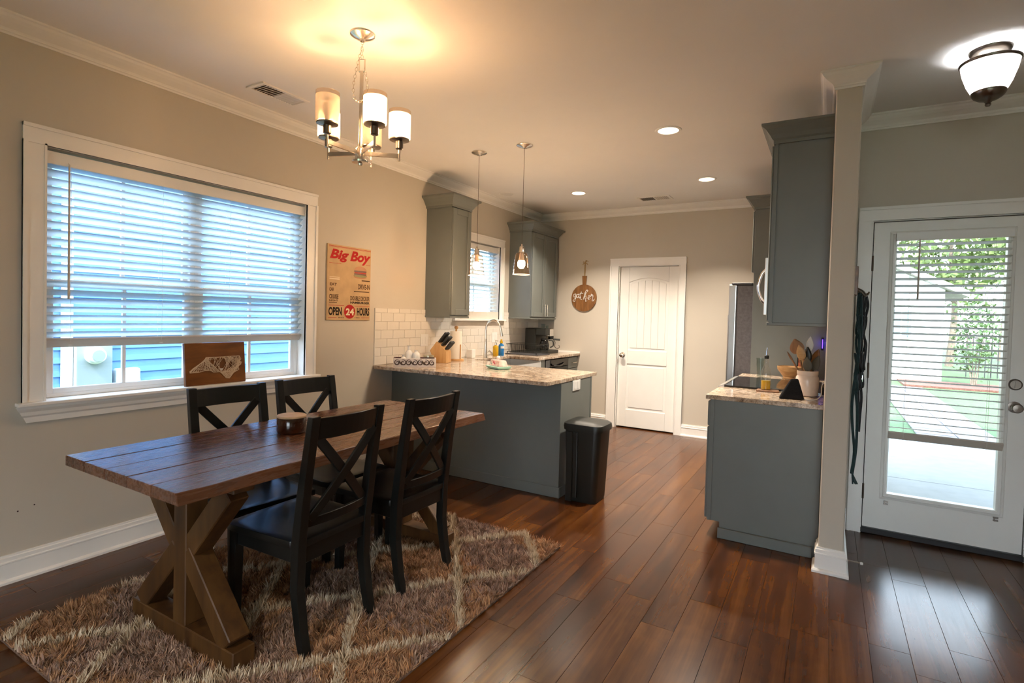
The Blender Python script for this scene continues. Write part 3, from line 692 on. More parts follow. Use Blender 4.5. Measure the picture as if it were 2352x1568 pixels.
def upper_left(name, y0, y1, doors, label):
    z0, z1 = 1.362, 2.425; t = thing(name, (0, (y0+y1)/2, z0), label, 'cabinet', 'grey wall cabinets')
    B().box(0.0, 0.310, y0, y1, z0, z1).build('cabinet_box', 'cabinet_grey', t, bevel=0.001)
    B().box(0.0, 0.322, y0-0.006, y1+0.006, z0-0.014, z0+0.006).build('light_rail', 'cabinet_grey', t, bevel=0.003)
    moulding('crown', [(0, y0), (0.310, y0), (0.310, y1), (0, y1)], CABCROWN, z1-0.004, 'cabinet_grey', parent=t)
    B().box(0.0, 0.388, y0-0.078, y1+0.078, z1+0.104, z1+0.110).build('top_board', 'cabinet_grey', t)
    out = []
    for (a0, a1) in doors: out.append(shaker(None, 'door', t, 'x', a0, a1, z0+0.016, z1-0.012, 0.311, 1))
    return t, out
t, ds = upper_left('wall_cabinet', 4.148, 4.453, [(4.152, 4.449)], 'narrow grey wall cabinet left of the sink window')
t, ds = upper_left('wall_cabinet', 5.752, 6.452, [(5.757, 6.100), (6.104, 6.447)], 'grey two door wall cabinet between the sink window and the corner')
bar_handle(ds[0], (0.331, 6.072, 1.405), (0.331, 6.072, 1.520), (1, 0, 0)); bar_handle(ds[1], (0.331, 6.134, 1.405), (0.331, 6.134, 1.520), (1, 0, 0))
# ---- peninsula
pen = thing('peninsula_cabinet', (0.87, 4.0, 0), 'long grey peninsula cabinet under the granite counter facing the dining table', 'cabinet')
B().box(0.002, 1.712, 3.716, 4.290, 0.10, 0.884).build('cabinet_box', 'cabinet_grey', pen)
B().box(0.002, 1.732, 3.702, 3.716, 0.0, 0.884).build('back_panel', 'cabinet_grey', pen, bevel=0.0015)
B().box(1.714, 1.730, 3.716, 4.292, 0.0, 0.884).build('end_panel', 'cabinet_grey', pen, bevel=0.0015)
B().box(1.712, 1.734, 4.292, 4.312, 0.0, 0.884).build('corner_stile', 'cabinet_grey', pen, bevel=0.0015)
B().box(0.002, 1.742, 3.690, 3.702, 0.0, 0.082).box(1.732, 1.742, 3.702, 4.312, 0.0, 0.082).build('base_trim', 'cabinet_grey', pen, bevel=0.003, fix=False)
ot = thing('outlet_plate', (1.731, 3.985, 0.845), 'white double outlet plate on the end of the peninsula', 'outlet')
B().box(1.730, 1.736, 3.912, 4.058, 0.800, 0.885-0.003).build('plate', 'plastic_white', ot, bevel=0.002, seg=2)
for yy in (3.958, 4.012): B().box(1.735, 1.738, yy-0.017, yy+0.017, 0.812, 0.872).build('receptacle', 'plastic_white', ot, bevel=0.001)
# ---- left run base units
sb = thing('sink_base_cabinet', (0.31, 4.95, 0), 'grey base cabinet under the steel apron sink', 'cabinet')
B().box(0.002, 0.600, 4.44, 5.545, 0.10, 0.660).box(0.002, 0.560, 4.44, 5.545, 0.0, 0.10).build('cabinet_box', 'cabinet_grey', sb, fix=False)
B().box(0.58, 0.622, 5.400, 5.590, 0.10, 0.882).build('filler', 'cabinet_grey', sb, bevel=0.002)
for a0, a1 in ((4.450, 4.915), (4.920, 5.385)): shaker(None, 'door', sb, 'x', a0, a1, 0.115, 0.640, 0.601, 1)
dwz = thing('dishwasher', (0.31, 5.92, 0), 'black dishwasher under the counter beside the sink', 'dishwasher')
B().box(0.01, 0.60, 5.595, 6.232, 0.10, 0.872).build('body', 'plastic_black', dwz)
dd = B().box(0.60, 0.630, 5.598, 6.229, 0.11, 0.770).build('door', 'plastic_black', dwz, bevel=0.004)
cp = B().box(0.60, 0.626, 5.598, 6.229, 0.775, 0.872).build('control_panel', 'gloss_black', dwz, bevel=0.004)
b = B(); b.tube(smooth_path([(0.628, 5.75, 0.812), (0.640, 5.80, 0.800), (0.648, 5.915, 0.790), (0.640, 6.03, 0.800), (0.628, 6.08, 0.812)]), 0.012, 8); b.build('handle', 'gloss_black', cp)
dc = thing('drawer_cabinet', (0.31, 6.39, 0), 'narrow grey drawer cabinet at the end of the sink counter', 'cabinet')
B().box(0.002, 0.600, 6.238, 6.535, 0.10, 0.884).box(0.002, 0.55, 6.238, 6.535, 0, 0.10).build('cabinet_box', 'cabinet_grey', dc, fix=False)
for z0, z1 in ((0.730, 0.870), (0.430, 0.722), (0.115, 0.422)):
    dr = B().box(0.601, 0.621, 6.244, 6.530, z0, z1).build('drawer', 'cabinet_grey', dc, bevel=0.003); bar_handle(dr, (0.621, 6.34, (z0+z1)/2), (0.621, 6.44, (z0+z1)/2), (1, 0, 0))
# ---- granite counter of the sink run and peninsula
poly = [(0.001, 3.460), (1.734, 3.460), (1.734, 4.418), (0.648, 4.418), (0.648, 4.610), (0.260, 4.610), (0.260, 5.385), (0.648, 5.385), (0.648, YB-0.001), (0.001, YB-0.001)]
B().prism(poly, lambda u, v, d: (u, v, d), 0.884, 0.914).build('countertop', 'granite', bevel=0.003, seg=2, label='speckled granite countertop of the peninsula and sink run', cat='countertop')
B().box(0.012, 0.648, YB-0.020, YB-0.001, 0.914, 0.935).build('counter_upstand', 'trim_white', label='low white upstand behind the counter at the pantry wall', cat='upstand')
sk = thing('apron_sink', (0.46, 5.0, 0.66), 'stainless apron front sink below the small window', 'sink')
b = B(); w_ = 0.012
b.box(0.262, 0.672, 4.614, 5.380, 0.664, 0.676).box(0.262, 0.262+w_, 4.614, 5.380, 0.676, 0.882).box(0.262, 0.672, 4.614, 4.614+w_, 0.676, 0.882).box(0.262, 0.672, 5.380-w_, 5.380, 0.676, 0.882)
b.build('basin', 'stainless', sk, fix=False)
B().box(0.650, 0.680, 4.612, 5.382, 0.662, 0.868).build('apron', 'stainless', sk, bevel=0.006, seg=2)
B().lathe([(0.045, 0.0), (0.04, 0.004), (0.0001, 0.002)], (0.45, 5.0, 0.677), 16).build('drain', 'nickel_dark', sk)
fc = thing('faucet', (0.195, 4.965, 0.914), 'tall brushed nickel gooseneck faucet behind the sink', 'faucet')
B().lathe([(0.030, 0), (0.028, 0.010), (0.022, 0.05), (0.017, 0.12), (0.014, 0.20), (0.015, 0.205), (0.013, 0.21)], (0.195, 4.965, 0.914), 16).build('body', 'nickel', fc)
pth = [(0.195, 4.965, 1.115), (0.195, 4.965, 1.22), (0.205, 4.975, 1.285), (0.245, 4.995, 1.325), (0.295, 5.01, 1.325), (0.335, 5.02, 1.285), (0.350, 5.025, 1.235)]
B().tube(smooth_path(pth), 0.0115, 12).build('spout', 'nickel', fc)
B().tube([(0.350, 5.025, 1.235), (0.358, 5.028, 1.19), (0.364, 5.03, 1.155)], [0.014, 0.016, 0.018], 12).build('spray_head', 'nickel', fc)
B().tube(smooth_path([(0.200, 4.985, 0.975), (0.21, 5.015, 0.985), (0.22, 5.045, 0.965), (0.22, 5.06, 0.94)]), [0.010]*6+[0.009]*6+[0.012]*6+[0.012], 10).build('lever', 'nickel', fc)
# ---- wall outlets on the tile
for yy, lb in ((4.142, 'white outlet plate on the tile behind the knife block'), (5.43, 'white outlet plate on the tile beside the dish rack')):
    t = thing('outlet_plate', (0.009, yy, 1.12), lb, 'outlet')
    B().box(0.0095, 0.014, yy-0.058, yy+0.058, 1.06, 1.18).build('plate', 'plastic_white', t, bevel=0.002, seg=2)
    for dy in (-0.024, 0.024): B().box(0.014, 0.0165, yy+dy-0.016, yy+dy+0.016, 1.085, 1.155).build('receptacle', 'plastic_white', t, bevel=0.001)

# ---------------------------------------------------------------- right-hand run
rb = thing('base_cabinet', (3.15, 3.88, 0), 'grey base cabinet with a plain end panel beside the white pillar', 'cabinet')
CY = 3.632
B().box(2.852, XP0-0.002, CY+0.006, 4.122, 0.100, 0.884).box(2.92, XP0-0.002, CY+0.006, 4.122, 0.0, 0.100).build('cabinet_box', 'cabinet_grey', rb, fix=False)
b = B(); b.prism([(2.852, 0.100), (2.915, 0.100), (2.915, 0.0), (XP0-0.002, 0.0), (XP0-0.002, 0.884), (2.852, 0.884)], lambda u, v, d: (u, d, v), CY-0.006, CY+0.006); b.build('end_panel', 'cabinet_grey', rb, bevel=0.001)
B().box(2.838, 2.862, CY-0.012, CY+0.004, 0.100, 0.884).build('corner_stile', 'cabinet_grey', rb, bevel=0.001)
B().box(2.908, XP0-0.030, CY-0.026, CY-0.006, 0.0, 0.066).build('base_trim', 'cabinet_grey', rb, bevel=0.003)
dr = B().box(2.820, 2.838, CY, 4.115, 0.712, 0.872).build('drawer', 'cabinet_grey', rb, bevel=0.006, seg=2); bar_handle(dr, (2.820, 3.84, 0.79), (2.820, 3.92, 0.79), (-1, 0, 0))
shaker(None, 'door', rb, 'x', CY, 4.115, 0.112, 0.704, 2.840, -1)
B().box(2.807, XP0-0.001, 3.618, 4.124, 0.884, 0.914).build('countertop', 'granite', bevel=0.003, seg=2, label='short granite counter beside the pillar holding the utensil crock', cat='countertop')
B().box(2.807, XP0-0.001, 4.896, 5.325, 0.884, 0.914).build('countertop', 'granite', bevel=0.003, seg=2, label='short granite counter between the cooktop and the refrigerator panel', cat='countertop')
b2 = thing('base_cabinet', (3.15, 5.11, 0), 'grey base cabinet between the range and the refrigerator panel', 'cabinet')
B().box(2.852, XP0-0.002, 4.898, 5.324, 0.100, 0.884).box(2.92, XP0-0.002, 4.898, 5.324, 0, 0.100).build('cabinet_box', 'cabinet_grey', b2, fix=False)
shaker(None, 'door', b2, 'x', 4.902, 5.320, 0.112, 0.704, 2.851, -1); B().box(2.832, 2.851, 4.902, 5.320, 0.712, 0.872).build('drawer', 'cabinet_grey', b2, bevel=0.004)
rg = thing('range', (3.14, 4.51, 0), 'stainless range with a flat black glass cooktop', 'range')
B().box(2.84, 3.45, 4.130, 4.890, 0.02, 0.905).build('body', 'stainless', rg)
B().box(2.825, 3.455, 4.131, 4.889, 0.906, 0.926).build('cooktop', 'gloss_black', rg, bevel=0.003)
B().hexa([(2.792, 4.128, 0.885), (2.840, 4.128, 0.885), (2.792, 4.892, 0.885), (2.840, 4.892, 0.885), (2.800, 4.128, 0.920), (2.838, 4.128, 0.930), (2.800, 4.892, 0.920), (2.838, 4.892, 0.930)]).build('front_rim', 'stainless', rg, bevel=0.004, seg=2)
od = B().box(2.805, 2.840, 4.140, 4.880, 0.20, 0.78).build('oven_door', 'stainless', rg, bevel=0.004)
b = B(); b.tube([(2.765, 4.20, 0.74), (2.765, 4.82, 0.74)], 0.012, 10); b.tube([(2.765, 4.22, 0.74), (2.806, 4.22, 0.74)], 0.008, 8); b.tube([(2.765, 4.80, 0.74), (2.806, 4.80, 0.74)], 0.008, 8); b.build('handle', 'stainless', od, fix=False)
B().box(2.810, 2.840, 4.140, 4.880, 0.06, 0.19).build('drawer', 'stainless', rg, bevel=0.004)
# upper cabinets right
def upper_right(name, y0, y1, z0, z1, label, door=True, rail=True, crown=True):
    t = thing(name, (3.31, (y0+y1)/2, z0), label, 'cabinet', 'grey wall cabinets')
    B().box(3.166, XP0-0.001, y0, y1, z0, z1).build('cabinet_box', 'cabinet_grey', t, bevel=0.001)
    shaker(None, 'door', t, 'x', y0+0.003, y1-0.003, z0+0.014, z1-0.012, 3.163, -1)
    if rail: B().box(3.146, XP0-0.001, y0-0.006, y1, z0-0.016, z0+0.004).build('light_rail', 'cabinet_grey', t, bevel=0.003)
    return t
ua = upper_right('wall_cabinet', CY, 4.125, 1.388, 2.482, 'tall grey wall cabinet beside the pillar above the utensil crock')
moulding('crown', [(3.166, 4.125), (3.166, CY), (XP0-0.001, CY)], CABCROWN, 2.478, 'cabinet_grey', parent=ua)
B().box(3.090, XP0-0.001, CY-0.078, 4.125, 2.584, 2.588).build('top_board', 'cabinet_grey', ua)
B().box(3.160, 3.178, CY-0.007, CY, 1.388, 2.482).build('corner_stile', 'cabinet_grey', ua)
um = upper_right('wall_cabinet', 4.130, 4.890, 1.850, 2.482, 'grey wall cabinet above the microwave', rail=False)
moulding('crown', [(3.166, 4.890), (3.166, 4.130)], CABCROWN, 2.478, 'cabinet_grey', parent=um)
mw = thing('microwave', (3.27, 4.51, 1.44), 'stainless over the range microwave with a bowed chrome handle', 'microwave')
B().box(3.11, XP0-0.002, 4.132, 4.888, 1.440, 1.845).build('body', 'stainless', mw)
md = B().box(3.080, 3.110, 4.132, 4.888, 1.442, 1.843).build('door', 'stainless', mw, bevel=0.003)
B().box(3.078, 3.081, 4.30, 4.86, 1.50, 1.79).build('door_glass', 'gloss_black', md)
b = B(); b.tube(smooth_path([(3.082, 4.19, 1.525), (3.055, 4.19, 1.56), (3.034, 4.19, 1.645), (3.055, 4.19, 1.73), (3.082, 4.19, 1.765)], 8), 0.011, 12); b.build('handle', 'chrome', md)
# refrigerator with tall end panel and cabinet above
fp = thing('refrigerator_surround', (3.17, 5.80, 0), 'tall grey end panel with a cabinet above the refrigerator', 'cabinet')
B().box(2.872, XP0-0.001, 5.328, 5.350, 0.0, 2.420).build('end_panel', 'cabinet_grey', fp, bevel=0.001)
B().box(2.872, XP0-0.001, 5.351, 6.300, 1.840, 2.420).build('cabinet_box', 'cabinet_grey', fp)
for a0, a1 in ((5.332, 5.812), (5.816, 6.296)): shaker(None, 'door', fp, 'x', a0, a1, 1.846, 2.400, 2.871, -1)
moulding('crown', [(2.872, 6.300), (2.872, 5.328), (XP0-0.001, 5.328)], CABCROWN, 2.415, 'cabinet_grey', parent=fp)
B().box(2.796, XP0-0.001, 5.25, 6.300, 2.521, 2.525).build('top_board', 'cabinet_grey', fp)
rf = thing('refrigerator', (3.03, 5.83, 0), 'stainless refrigerator seen from its dark side by the pantry wall', 'refrigerator')
B().box(2.735, 3.42, 5.372, 6.262, 0.03, 1.725).build('case', 'fridge_side', rf, bevel=0.004)
B().box(2.725, 2.737, 5.380, 6.254, 0.05, 1.715).build('gasket', 'fridge_gasket', rf)
for a0, a1 in ((5.372, 5.814), (5.820, 6.262)):
    d = B().box(2.658, 2.725, a0, a1, 0.06, 1.735).build('door', 'stainless', rf, bevel=0.010, seg=3)
    yy = a1-0.05 if a0 < 5.5 else a0+0.05
    b = B(); b.tube([(2.605, yy, 0.75), (2.605, yy, 1.45)], 0.011, 10); b.tube([(2.605, yy, 0.78), (2.66, yy, 0.78)], 0.008, 8); b.tube([(2.605, yy, 1.42), (2.66, yy, 1.42)], 0.008, 8); b.build('handle', 'stainless', d, fix=False)
B().box(2.68, 2.86, 5.372, 5.47, 1.726, 1.752).build('hinge_cover', 'fridge_gasket', rf, bevel=0.004)

# ---------------------------------------------------------------- things on the sink run
CT = 0.9145
def lathe_thing(name, prof, loc, mat, label, cat, n=20, group=None):
    return B().lathe(prof, loc, n).build(name, mat, label=label, cat=cat, group=group, origin=loc)
# carved tray with vases and a candle tin
Rz = lambda a: Matrix.Rotation(a, 4, 'Z')
tr = thing('carved_tray', (0.204, 3.500, CT), 'white tray with dark carved scrollwork on the counter by the wall', 'tray'); tr.rotation_euler = (0, 0, math.radians(40))
def tbuild(b, name, mat, par, **kw):
    b.v = [tuple(Vector(p)+wloc(par)) for p in b.v]; return b.build(name, mat, par, **kw)
TLn, TDp, THt = 0.370, 0.150, 0.074
tbuild(B().box(0, TLn, 0.010, TDp, 0.0, 0.010), 'base', 'carved_white', tr)
fs_ = tbuild(B().box(0, TLn, 0.0, 0.012, 0.0, THt), 'side_board', 'carved_white', tr, bevel=0.001)
tbuild(B().box(0, TLn, TDp-0.012, TDp, 0.010, THt), 'side_board', 'burgundy', tr)
tbuild(B().box(0.0, 0.012, 0.012, TDp-0.012, 0.010, THt), 'side_board', 'burgundy', tr)
tbuild(B().box(TLn-0.012, TLn, 0.012, TDp-0.012, 0.010, THt), 'side_board', 'carved_white', tr)
for i in range(7):   # scrollwork: spirals of carved relief on the front
    cx = 0.035+0.050*i; cz = 0.037; sgn = 1 if i % 2 else -1
    pts = [(cx+sgn*(0.006+0.0042*q*0.35)*math.cos(q*0.55), -0.0012, cz+(0.006+0.0040*q*0.35)*math.sin(q*0.55)) for q in range(16)]
    tbuild(B().tube(pts, [0.0018+0.0035*math.sin(PI*q/15) for q in range(16)], 6), 'scroll', 'carved_brown', fs_)
    if i < 6:
        a = 0.060+0.050*i; pts = [(a-0.012+0.006*q, -0.0012, 0.016+0.042*(q/4.0 if i % 2 else 1-q/4.0)) for q in range(5)]
        tbuild(B().tube(smooth_path(pts, 3), [0.0015+0.004*math.sin(PI*q/12) for q in range(13)], 6), 'leaf_carving', 'carved_brown', fs_)
def tray_pt(u, v): q = Rz(math.radians(40)) @ Vector((u, v, 0)); return (0.204+q.x, 3.500+q.y, CT+0.0105)
lathe_thing('vase', [(0.03, 0), (0.034, 0.004), (0.034, 0.09), (0.028, 0.115), (0.013, 0.13), (0.012, 0.165), (0.018, 0.172), (0.0155, 0.172), (0.010, 0.165)], tray_pt(0.13, 0.105), 'ceramic_white', 'tallest white bottle vase with a narrow neck in the carved tray', 'vase', group='white vases in the tray')
lathe_thing('vase', [(0.03, 0), (0.042, 0.02), (0.040, 0.045), (0.020, 0.066), (0.010, 0.075), (0.010, 0.088), (0.017, 0.091), (0.012, 0.090), (0.007, 0.080)], tray_pt(0.085, 0.062), 'ceramic_white', 'short round white vase at the wall end of the carved tray', 'vase', group='white vases in the tray')
lathe_thing('vase', [(0.033, 0), (0.036, 0.004), (0.036, 0.085), (0.030, 0.105), (0.015, 0.115), (0.014, 0.128), (0.018, 0.132), (0.012, 0.13)], tray_pt(0.195, 0.085), 'ceramic_white', 'mid sized white jar vase in the middle of the carved tray', 'vase', group='white vases in the tray')
cj = thing('candle_jar', tray_pt(0.305, 0.075), 'small glass candle jar with a brass lid in the carved tray', 'candle')
c_ = wloc(cj); B().lathe([(0.042, 0), (0.044, 0.004), (0.044, 0.070), (0.040, 0.074)], c_, 24).build('jar', 'cup_glass', cj)
B().lathe([(0.0001, 0.004), (0.040, 0.004), (0.040, 0.052), (0.0001, 0.052)], c_, 20).build('wax', 'wax_grey', cj)
B().lathe([(0.046, 0.074), (0.046, 0.088), (0.043, 0.090), (0.0001, 0.090)], c_, 24).build('lid', 'tin_lid', cj)
# knife block
kb = thing('knife_block', (0.255, 4.13, CT), 'light wooden knife block leaning back on the counter', 'knife block'); kb.rotation_euler = (0, 0, math.radians(12))
prof = [(-0.055, 0.0), (0.060, 0.0), (0.066, 0.100), (0.026, 0.195), (-0.105, 0.098)]
tbuild(B().prism([(0.062, 0.0), (-0.055, 0.0), (-0.115, 0.115), (-0.045, 0.205), (0.062, 0.115)], lambda u, v, d: (u, d, v), -0.055, 0.055), 'block', 'block_wood', kb, bevel=0.004, seg=2)
Mkb = Matrix.Translation((0.255, 4.13, CT)) @ Rz(math.radians(12))
slope0, slope1 = Vector((-0.045, 0, 0.205)), Vector((0.062, 0, 0.115)); nrm = Vector((0.64, 0, 0.76)).normalized()
kn_i = 0
for r_, (fr_, ln, ys) in enumerate(((0.10, 0.125, (-0.030, 0.0, 0.030)), (0.42, 0.115, (-0.033, -0.011, 0.011, 0.033)), (0.80, 0.095, (-0.030, 0.0, 0.030)))):
    for yy in ys:
        p = slope0.lerp(slope1, fr_)+Vector((0, yy, 0)); kn_i += 1
        a = Mkb @ (p-nrm*0.02); c = Mkb @ (p+nrm*ln); m_ = Mkb @ (p+nrm*ln*0.5)
        k_ = thing('knife', a, 'black handled knife standing in the wooden knife block', 'knife', 'knives in the block')
        B().tube([a+(c-a)*0.18, m_, c-(c-a)*0.05, c], [0.0105, 0.0135, 0.0150, 0.010], 8).build('handle', 'silicone_black', k_)
        B().tube([a, a+(c-a)*0.19], 0.006, 6).build('bolster', 'chrome', k_)
# paper towel holder
pt = thing('paper_towel_holder', (0.175, 4.445, CT), 'wooden paper towel holder with a white roll beside the knife block', 'paper towel holder')
c_ = Vector((0.175, 4.445, CT))
B().lathe([(0.085, 0), (0.085, 0.012), (0.078, 0.016), (0.0001, 0.016)], c_, 28).build('base', 'block_wood', pt)
B().tube([c_+Vector((0, 0, 0.016)), c_+Vector((0, 0, 0.318))], 0.010, 10).lathe([(0.010, 0.318), (0.019, 0.326), (0.021, 0.338), (0.016, 0.350), (0.0001, 0.354)], c_, 14).build('post', 'block_wood', pt, fix=False)
B().tube([c_+Vector((0.072, -0.02, 0.016)), c_+Vector((0.072, -0.02, 0.165))], 0.006, 8).build('tension_arm', 'block_wood', pt)
lathe_thing('paper_roll', [(0.020, 0), (0.060, 0), (0.061, 0.003), (0.061, 0.277), (0.060, 0.28), (0.020, 0.28), (0.020, 0.0)], c_+Vector((0, 0, 0.0165)), 'paper', 'white paper towel roll on its wooden post', 'paper roll', 32)
# small white warmer with a plug
wm = thing('wax_warmer', (0.120, 4.80, CT), 'small white cube warmer below the sink window', 'warmer')
B().box(0.085, 0.155, 4.765, 4.835, CT, CT+0.095).build('body', 'ceramic_white', wm, bevel=0.006, seg=2)
B().tube(smooth_path([(0.09, 4.79, CT+0.09), (0.055, 4.74, CT+0.16), (0.03, 4.70, CT+0.19), (0.014, 4.70, CT+0.23)]), 0.0025, 6).build('cord', 'plastic_white', wm)
B().box(0.009, 0.030, 4.69, 4.712, CT+0.225, CT+0.245).build('plug', 'plastic_black', wm, bevel=0.003)
# soaps
def bottle(name, loc, prof, mat, label, cat, capprof=None, capmat=None, extra=None):
    t = thing(name, loc, label, cat); B().lathe(prof, loc, 18).build('bottle', mat, t)
    if capprof: B().lathe(capprof, loc, 14).build('cap', capmat, t)
    return t
sp = bottle('hand_soap', (0.150, 5.246, CT), [(0.032, 0), (0.034, 0.004), (0.034, 0.105), (0.026, 0.118), (0.013, 0.122), (0.013, 0.130)], 'amber_liquid', 'amber pump hand soap bottle behind the sink', 'soap bottle', [(0.014, 0.128), (0.014, 0.150), (0.006, 0.154), (0.006, 0.172), (0.010, 0.174), (0.010, 0.184), (0.0001, 0.186)], 'nickel')
q = Vector((0.150, 5.246, CT)); B().tube([q+Vector((0, 0, 0.178)), q+Vector((0.028, -0.008, 0.178)), q+Vector((0.034, -0.010, 0.170))], 0.005, 8).build('spout', 'nickel', sp)
ds_ = bottle('dish_soap', (0.165, 5.345, CT), [(0.034, 0), (0.036, 0.006), (0.034, 0.05), (0.036, 0.10), (0.030, 0.125), (0.014, 0.140), (0.013, 0.148)], 'blue_liquid', 'blue dish soap bottle with a yellow cap behind the sink', 'soap bottle', [(0.018, 0.146), (0.019, 0.162), (0.012, 0.172), (0.009, 0.190), (0.0001, 0.192)], 'amber_liquid')
B().lathe([(0.0355, 0.085), (0.0365, 0.09), (0.0355, 0.112)], (0.165, 5.345, CT), 18, caps=False, a0=-1.2, a1=0.9).build('label_patch', 'plastic_white', ds_)
# dish rack
rk = thing('dish_rack', (0.26, 5.80, CT), 'black wire dish rack on a drip tray beside the sink', 'dish rack')
B().box(0.05, 0.50, 5.62, 5.965, CT, CT+0.010).build('drip_tray', 'fridge_gasket', rk, bevel=0.004)
rx0, rx1, ry0, ry1 = 0.065, 0.470, 5.650, 5.950
wb = B()
for z, gx in ((CT+0.030, 0.0), (CT+0.125, 0.012)):
    lp = [(rx0-gx, ry0-gx, z), (rx1+gx, ry0-gx, z), (rx1+gx, ry1+gx, z), (rx0-gx, ry1+gx, z)]
    for i in range(4): wb.tube([lp[i], lp[(i+1) % 4]], 0.0028, 6)
for i in range(15):
    x = rx0+(rx1-rx0)*i/14; wb.tube([(x, ry0-0.012, CT+0.125), (x, ry0, CT+0.030), (x, ry1, CT+0.030), (x, ry1+0.012, CT+0.125)], 0.0017, 5)
for i in range(1, 10):
    y = ry0+(ry1-ry0)*i/10; wb.tube([(rx0-0.012, y, CT+0.125), (rx0, y, CT+0.030)], 0.0017, 5); wb.tube([(rx1+0.012, y, CT+0.125), (rx1, y, CT+0.030)], 0.0017, 5)
for x in (rx0, rx1):
    for y in (ry0, ry1): wb.tube([(x, y, CT+0.010), (x, y, CT+0.03)], 0.006, 8)
wb.build('wire_basket', 'silicone_black', rk, fix=False)
# coffee maker
cm = thing('coffee_maker', (0.24, 6.20, CT), 'black and chrome combination coffee machine in the counter corner', 'coffee maker')
B().box(0.10, 0.42, 6.06, 6.36, CT, CT+0.040).build('base', 'plastic_black', cm, bevel=0.006, seg=2)
B().box(0.08, 0.235, 6.06, 6.36, CT+0.040, CT+0.318).build('tower', 'plastic_black', cm, bevel=0.012, seg=3)
B().box(0.235, 0.385, 6.06, 6.215, CT+0.228, CT+0.318).build('brew_head', 'plastic_black', cm, bevel=0.010, seg=2)
B().box(0.300, 0.392, 6.155, 6.265, CT+0.220, CT+0.312).build('chrome_panel', 'chrome', cm, bevel=0.006, seg=2)
ca = B().lathe([(0.048, 0.0), (0.062, 0.02), (0.064, 0.070), (0.050, 0.110), (0.044, 0.125), (0.050, 0.132)], (0.325, 6.135, CT+0.041), 20).build('carafe', 'gloss_black', cm)
B().lathe([(0.050, 0.132), (0.048, 0.145), (0.0001, 0.150)], (0.325, 6.135, CT+0.041), 18).build('lid', 'plastic_black', ca)
B().tube(smooth_path([(0.376, 6.16, CT+0.165), (0.420, 6.185, CT+0.160), (0.425, 6.19, CT+0.10), (0.392, 6.17, CT+0.075)]), 0.008, 8).build('handle', 'plastic_black', ca)
B().lathe([(0.035, 0), (0.036, 0.055), (0.0001, 0.055)], (0.335, 6.30, CT+0.175), 18).box(0.24, 0.345, 6.265, 6.335, CT+0.225, CT+0.30).build('espresso_head', 'plastic_black', cm, fix=False)
B().lathe([(0.016, 0), (0.016, 0.012), (0.0001, 0.013)], (0.345, 6.31, CT+0.255), 16, 'x').build('dial', 'chrome', cm)
B().tube([(0.365, 6.315, CT+0.178), (0.44, 6.36, CT+0.172)], [0.011, 0.013], 10).build('portafilter_handle', 'plastic_black', cm)
B().tube(smooth_path([(0.350, 6.335, CT+0.17), (0.372, 6.352, CT+0.14), (0.370, 6.35, CT+0.08), (0.395, 6.365, CT+0.055), (0.425, 6.375, CT+0.07), (0.42, 6.37, CT+0.10)]), 0.005, 8).build('steam_wand', 'nickel_dark', cm)
for i, (xx, yy) in enumerate(((0.20, 6.30), (0.27, 6.31), (0.21, 6.335))):
    lathe_thing('glass_cup', [(0.016, 0.0), (0.019, 0.05), (0.021, 0.052), (0.018, 0.05), (0.015, 0.004), (0.0001, 0.004)], (xx, yy, CT+0.319 if i != 1 else CT+0.3005), 'cup_glass', 'tiny glass cup standing on top of the coffee machine', 'glass', 14, 'glasses on the coffee machine')
# butter dish
bd = thing('butter_dish', (0.955, 4.03, CT), 'floral butter dish on a mint green plate on the peninsula', 'butter dish'); bd.rotation_euler = (0, 0, math.radians(-28))
def tapered(x0, x1, y0, y1, z0, z1, ins):
    return B().hexa([(x0, y0, z0), (x1, y0, z0), (x0, y1, z0), (x1, y1, z0), (x0+ins, y0+ins, z1), (x1-ins, y0+ins, z1), (x0+ins, y1-ins, z1), (x1-ins, y1-ins, z1)])
tbuild(B().hexa([(-0.095, -0.055, 0), (0.095, -0.055, 0), (-0.095, 0.055, 0), (0.095, 0.055, 0), (-0.115, -0.075, 0.024), (0.115, -0.075, 0.024), (-0.115, 0.075, 0.024), (0.115, 0.075, 0.024)]), 'plate', 'mint', bd, bevel=0.004, seg=2)
lid = tbuild(tapered(-0.092, 0.092, -0.050, 0.050, 0.0245, 0.078, 0.016), 'lid', 'butter_floral', bd, bevel=0.006, seg=2)
tbuild(B().lathe([(0.008, 0.076), (0.007, 0.084), (0.013, 0.090), (0.017, 0.100), (0.013, 0.111), (0.0001, 0.114)], (0, 0, 0), 16), 'knob', 'ceramic_white', lid)
for (xx, zz, rr, mm) in ((-0.012, 0.056, 0.015, 'rose_red'), (0.010, 0.047, 0.011, 'rose_red'), (-0.05, 0.042, 0.010, 'leaf_print'), (-0.065, 0.055, 0.007, 'leaf_print')):
    tbuild(B().lathe([(rr, 0.0), (rr*0.7, 0.0015), (0.0001, 0.002)], (xx, -0.050+0.016*(zz-0.0245)/0.0535-0.0005, zz), 14, '-y'), 'flower_print', mm, lid)

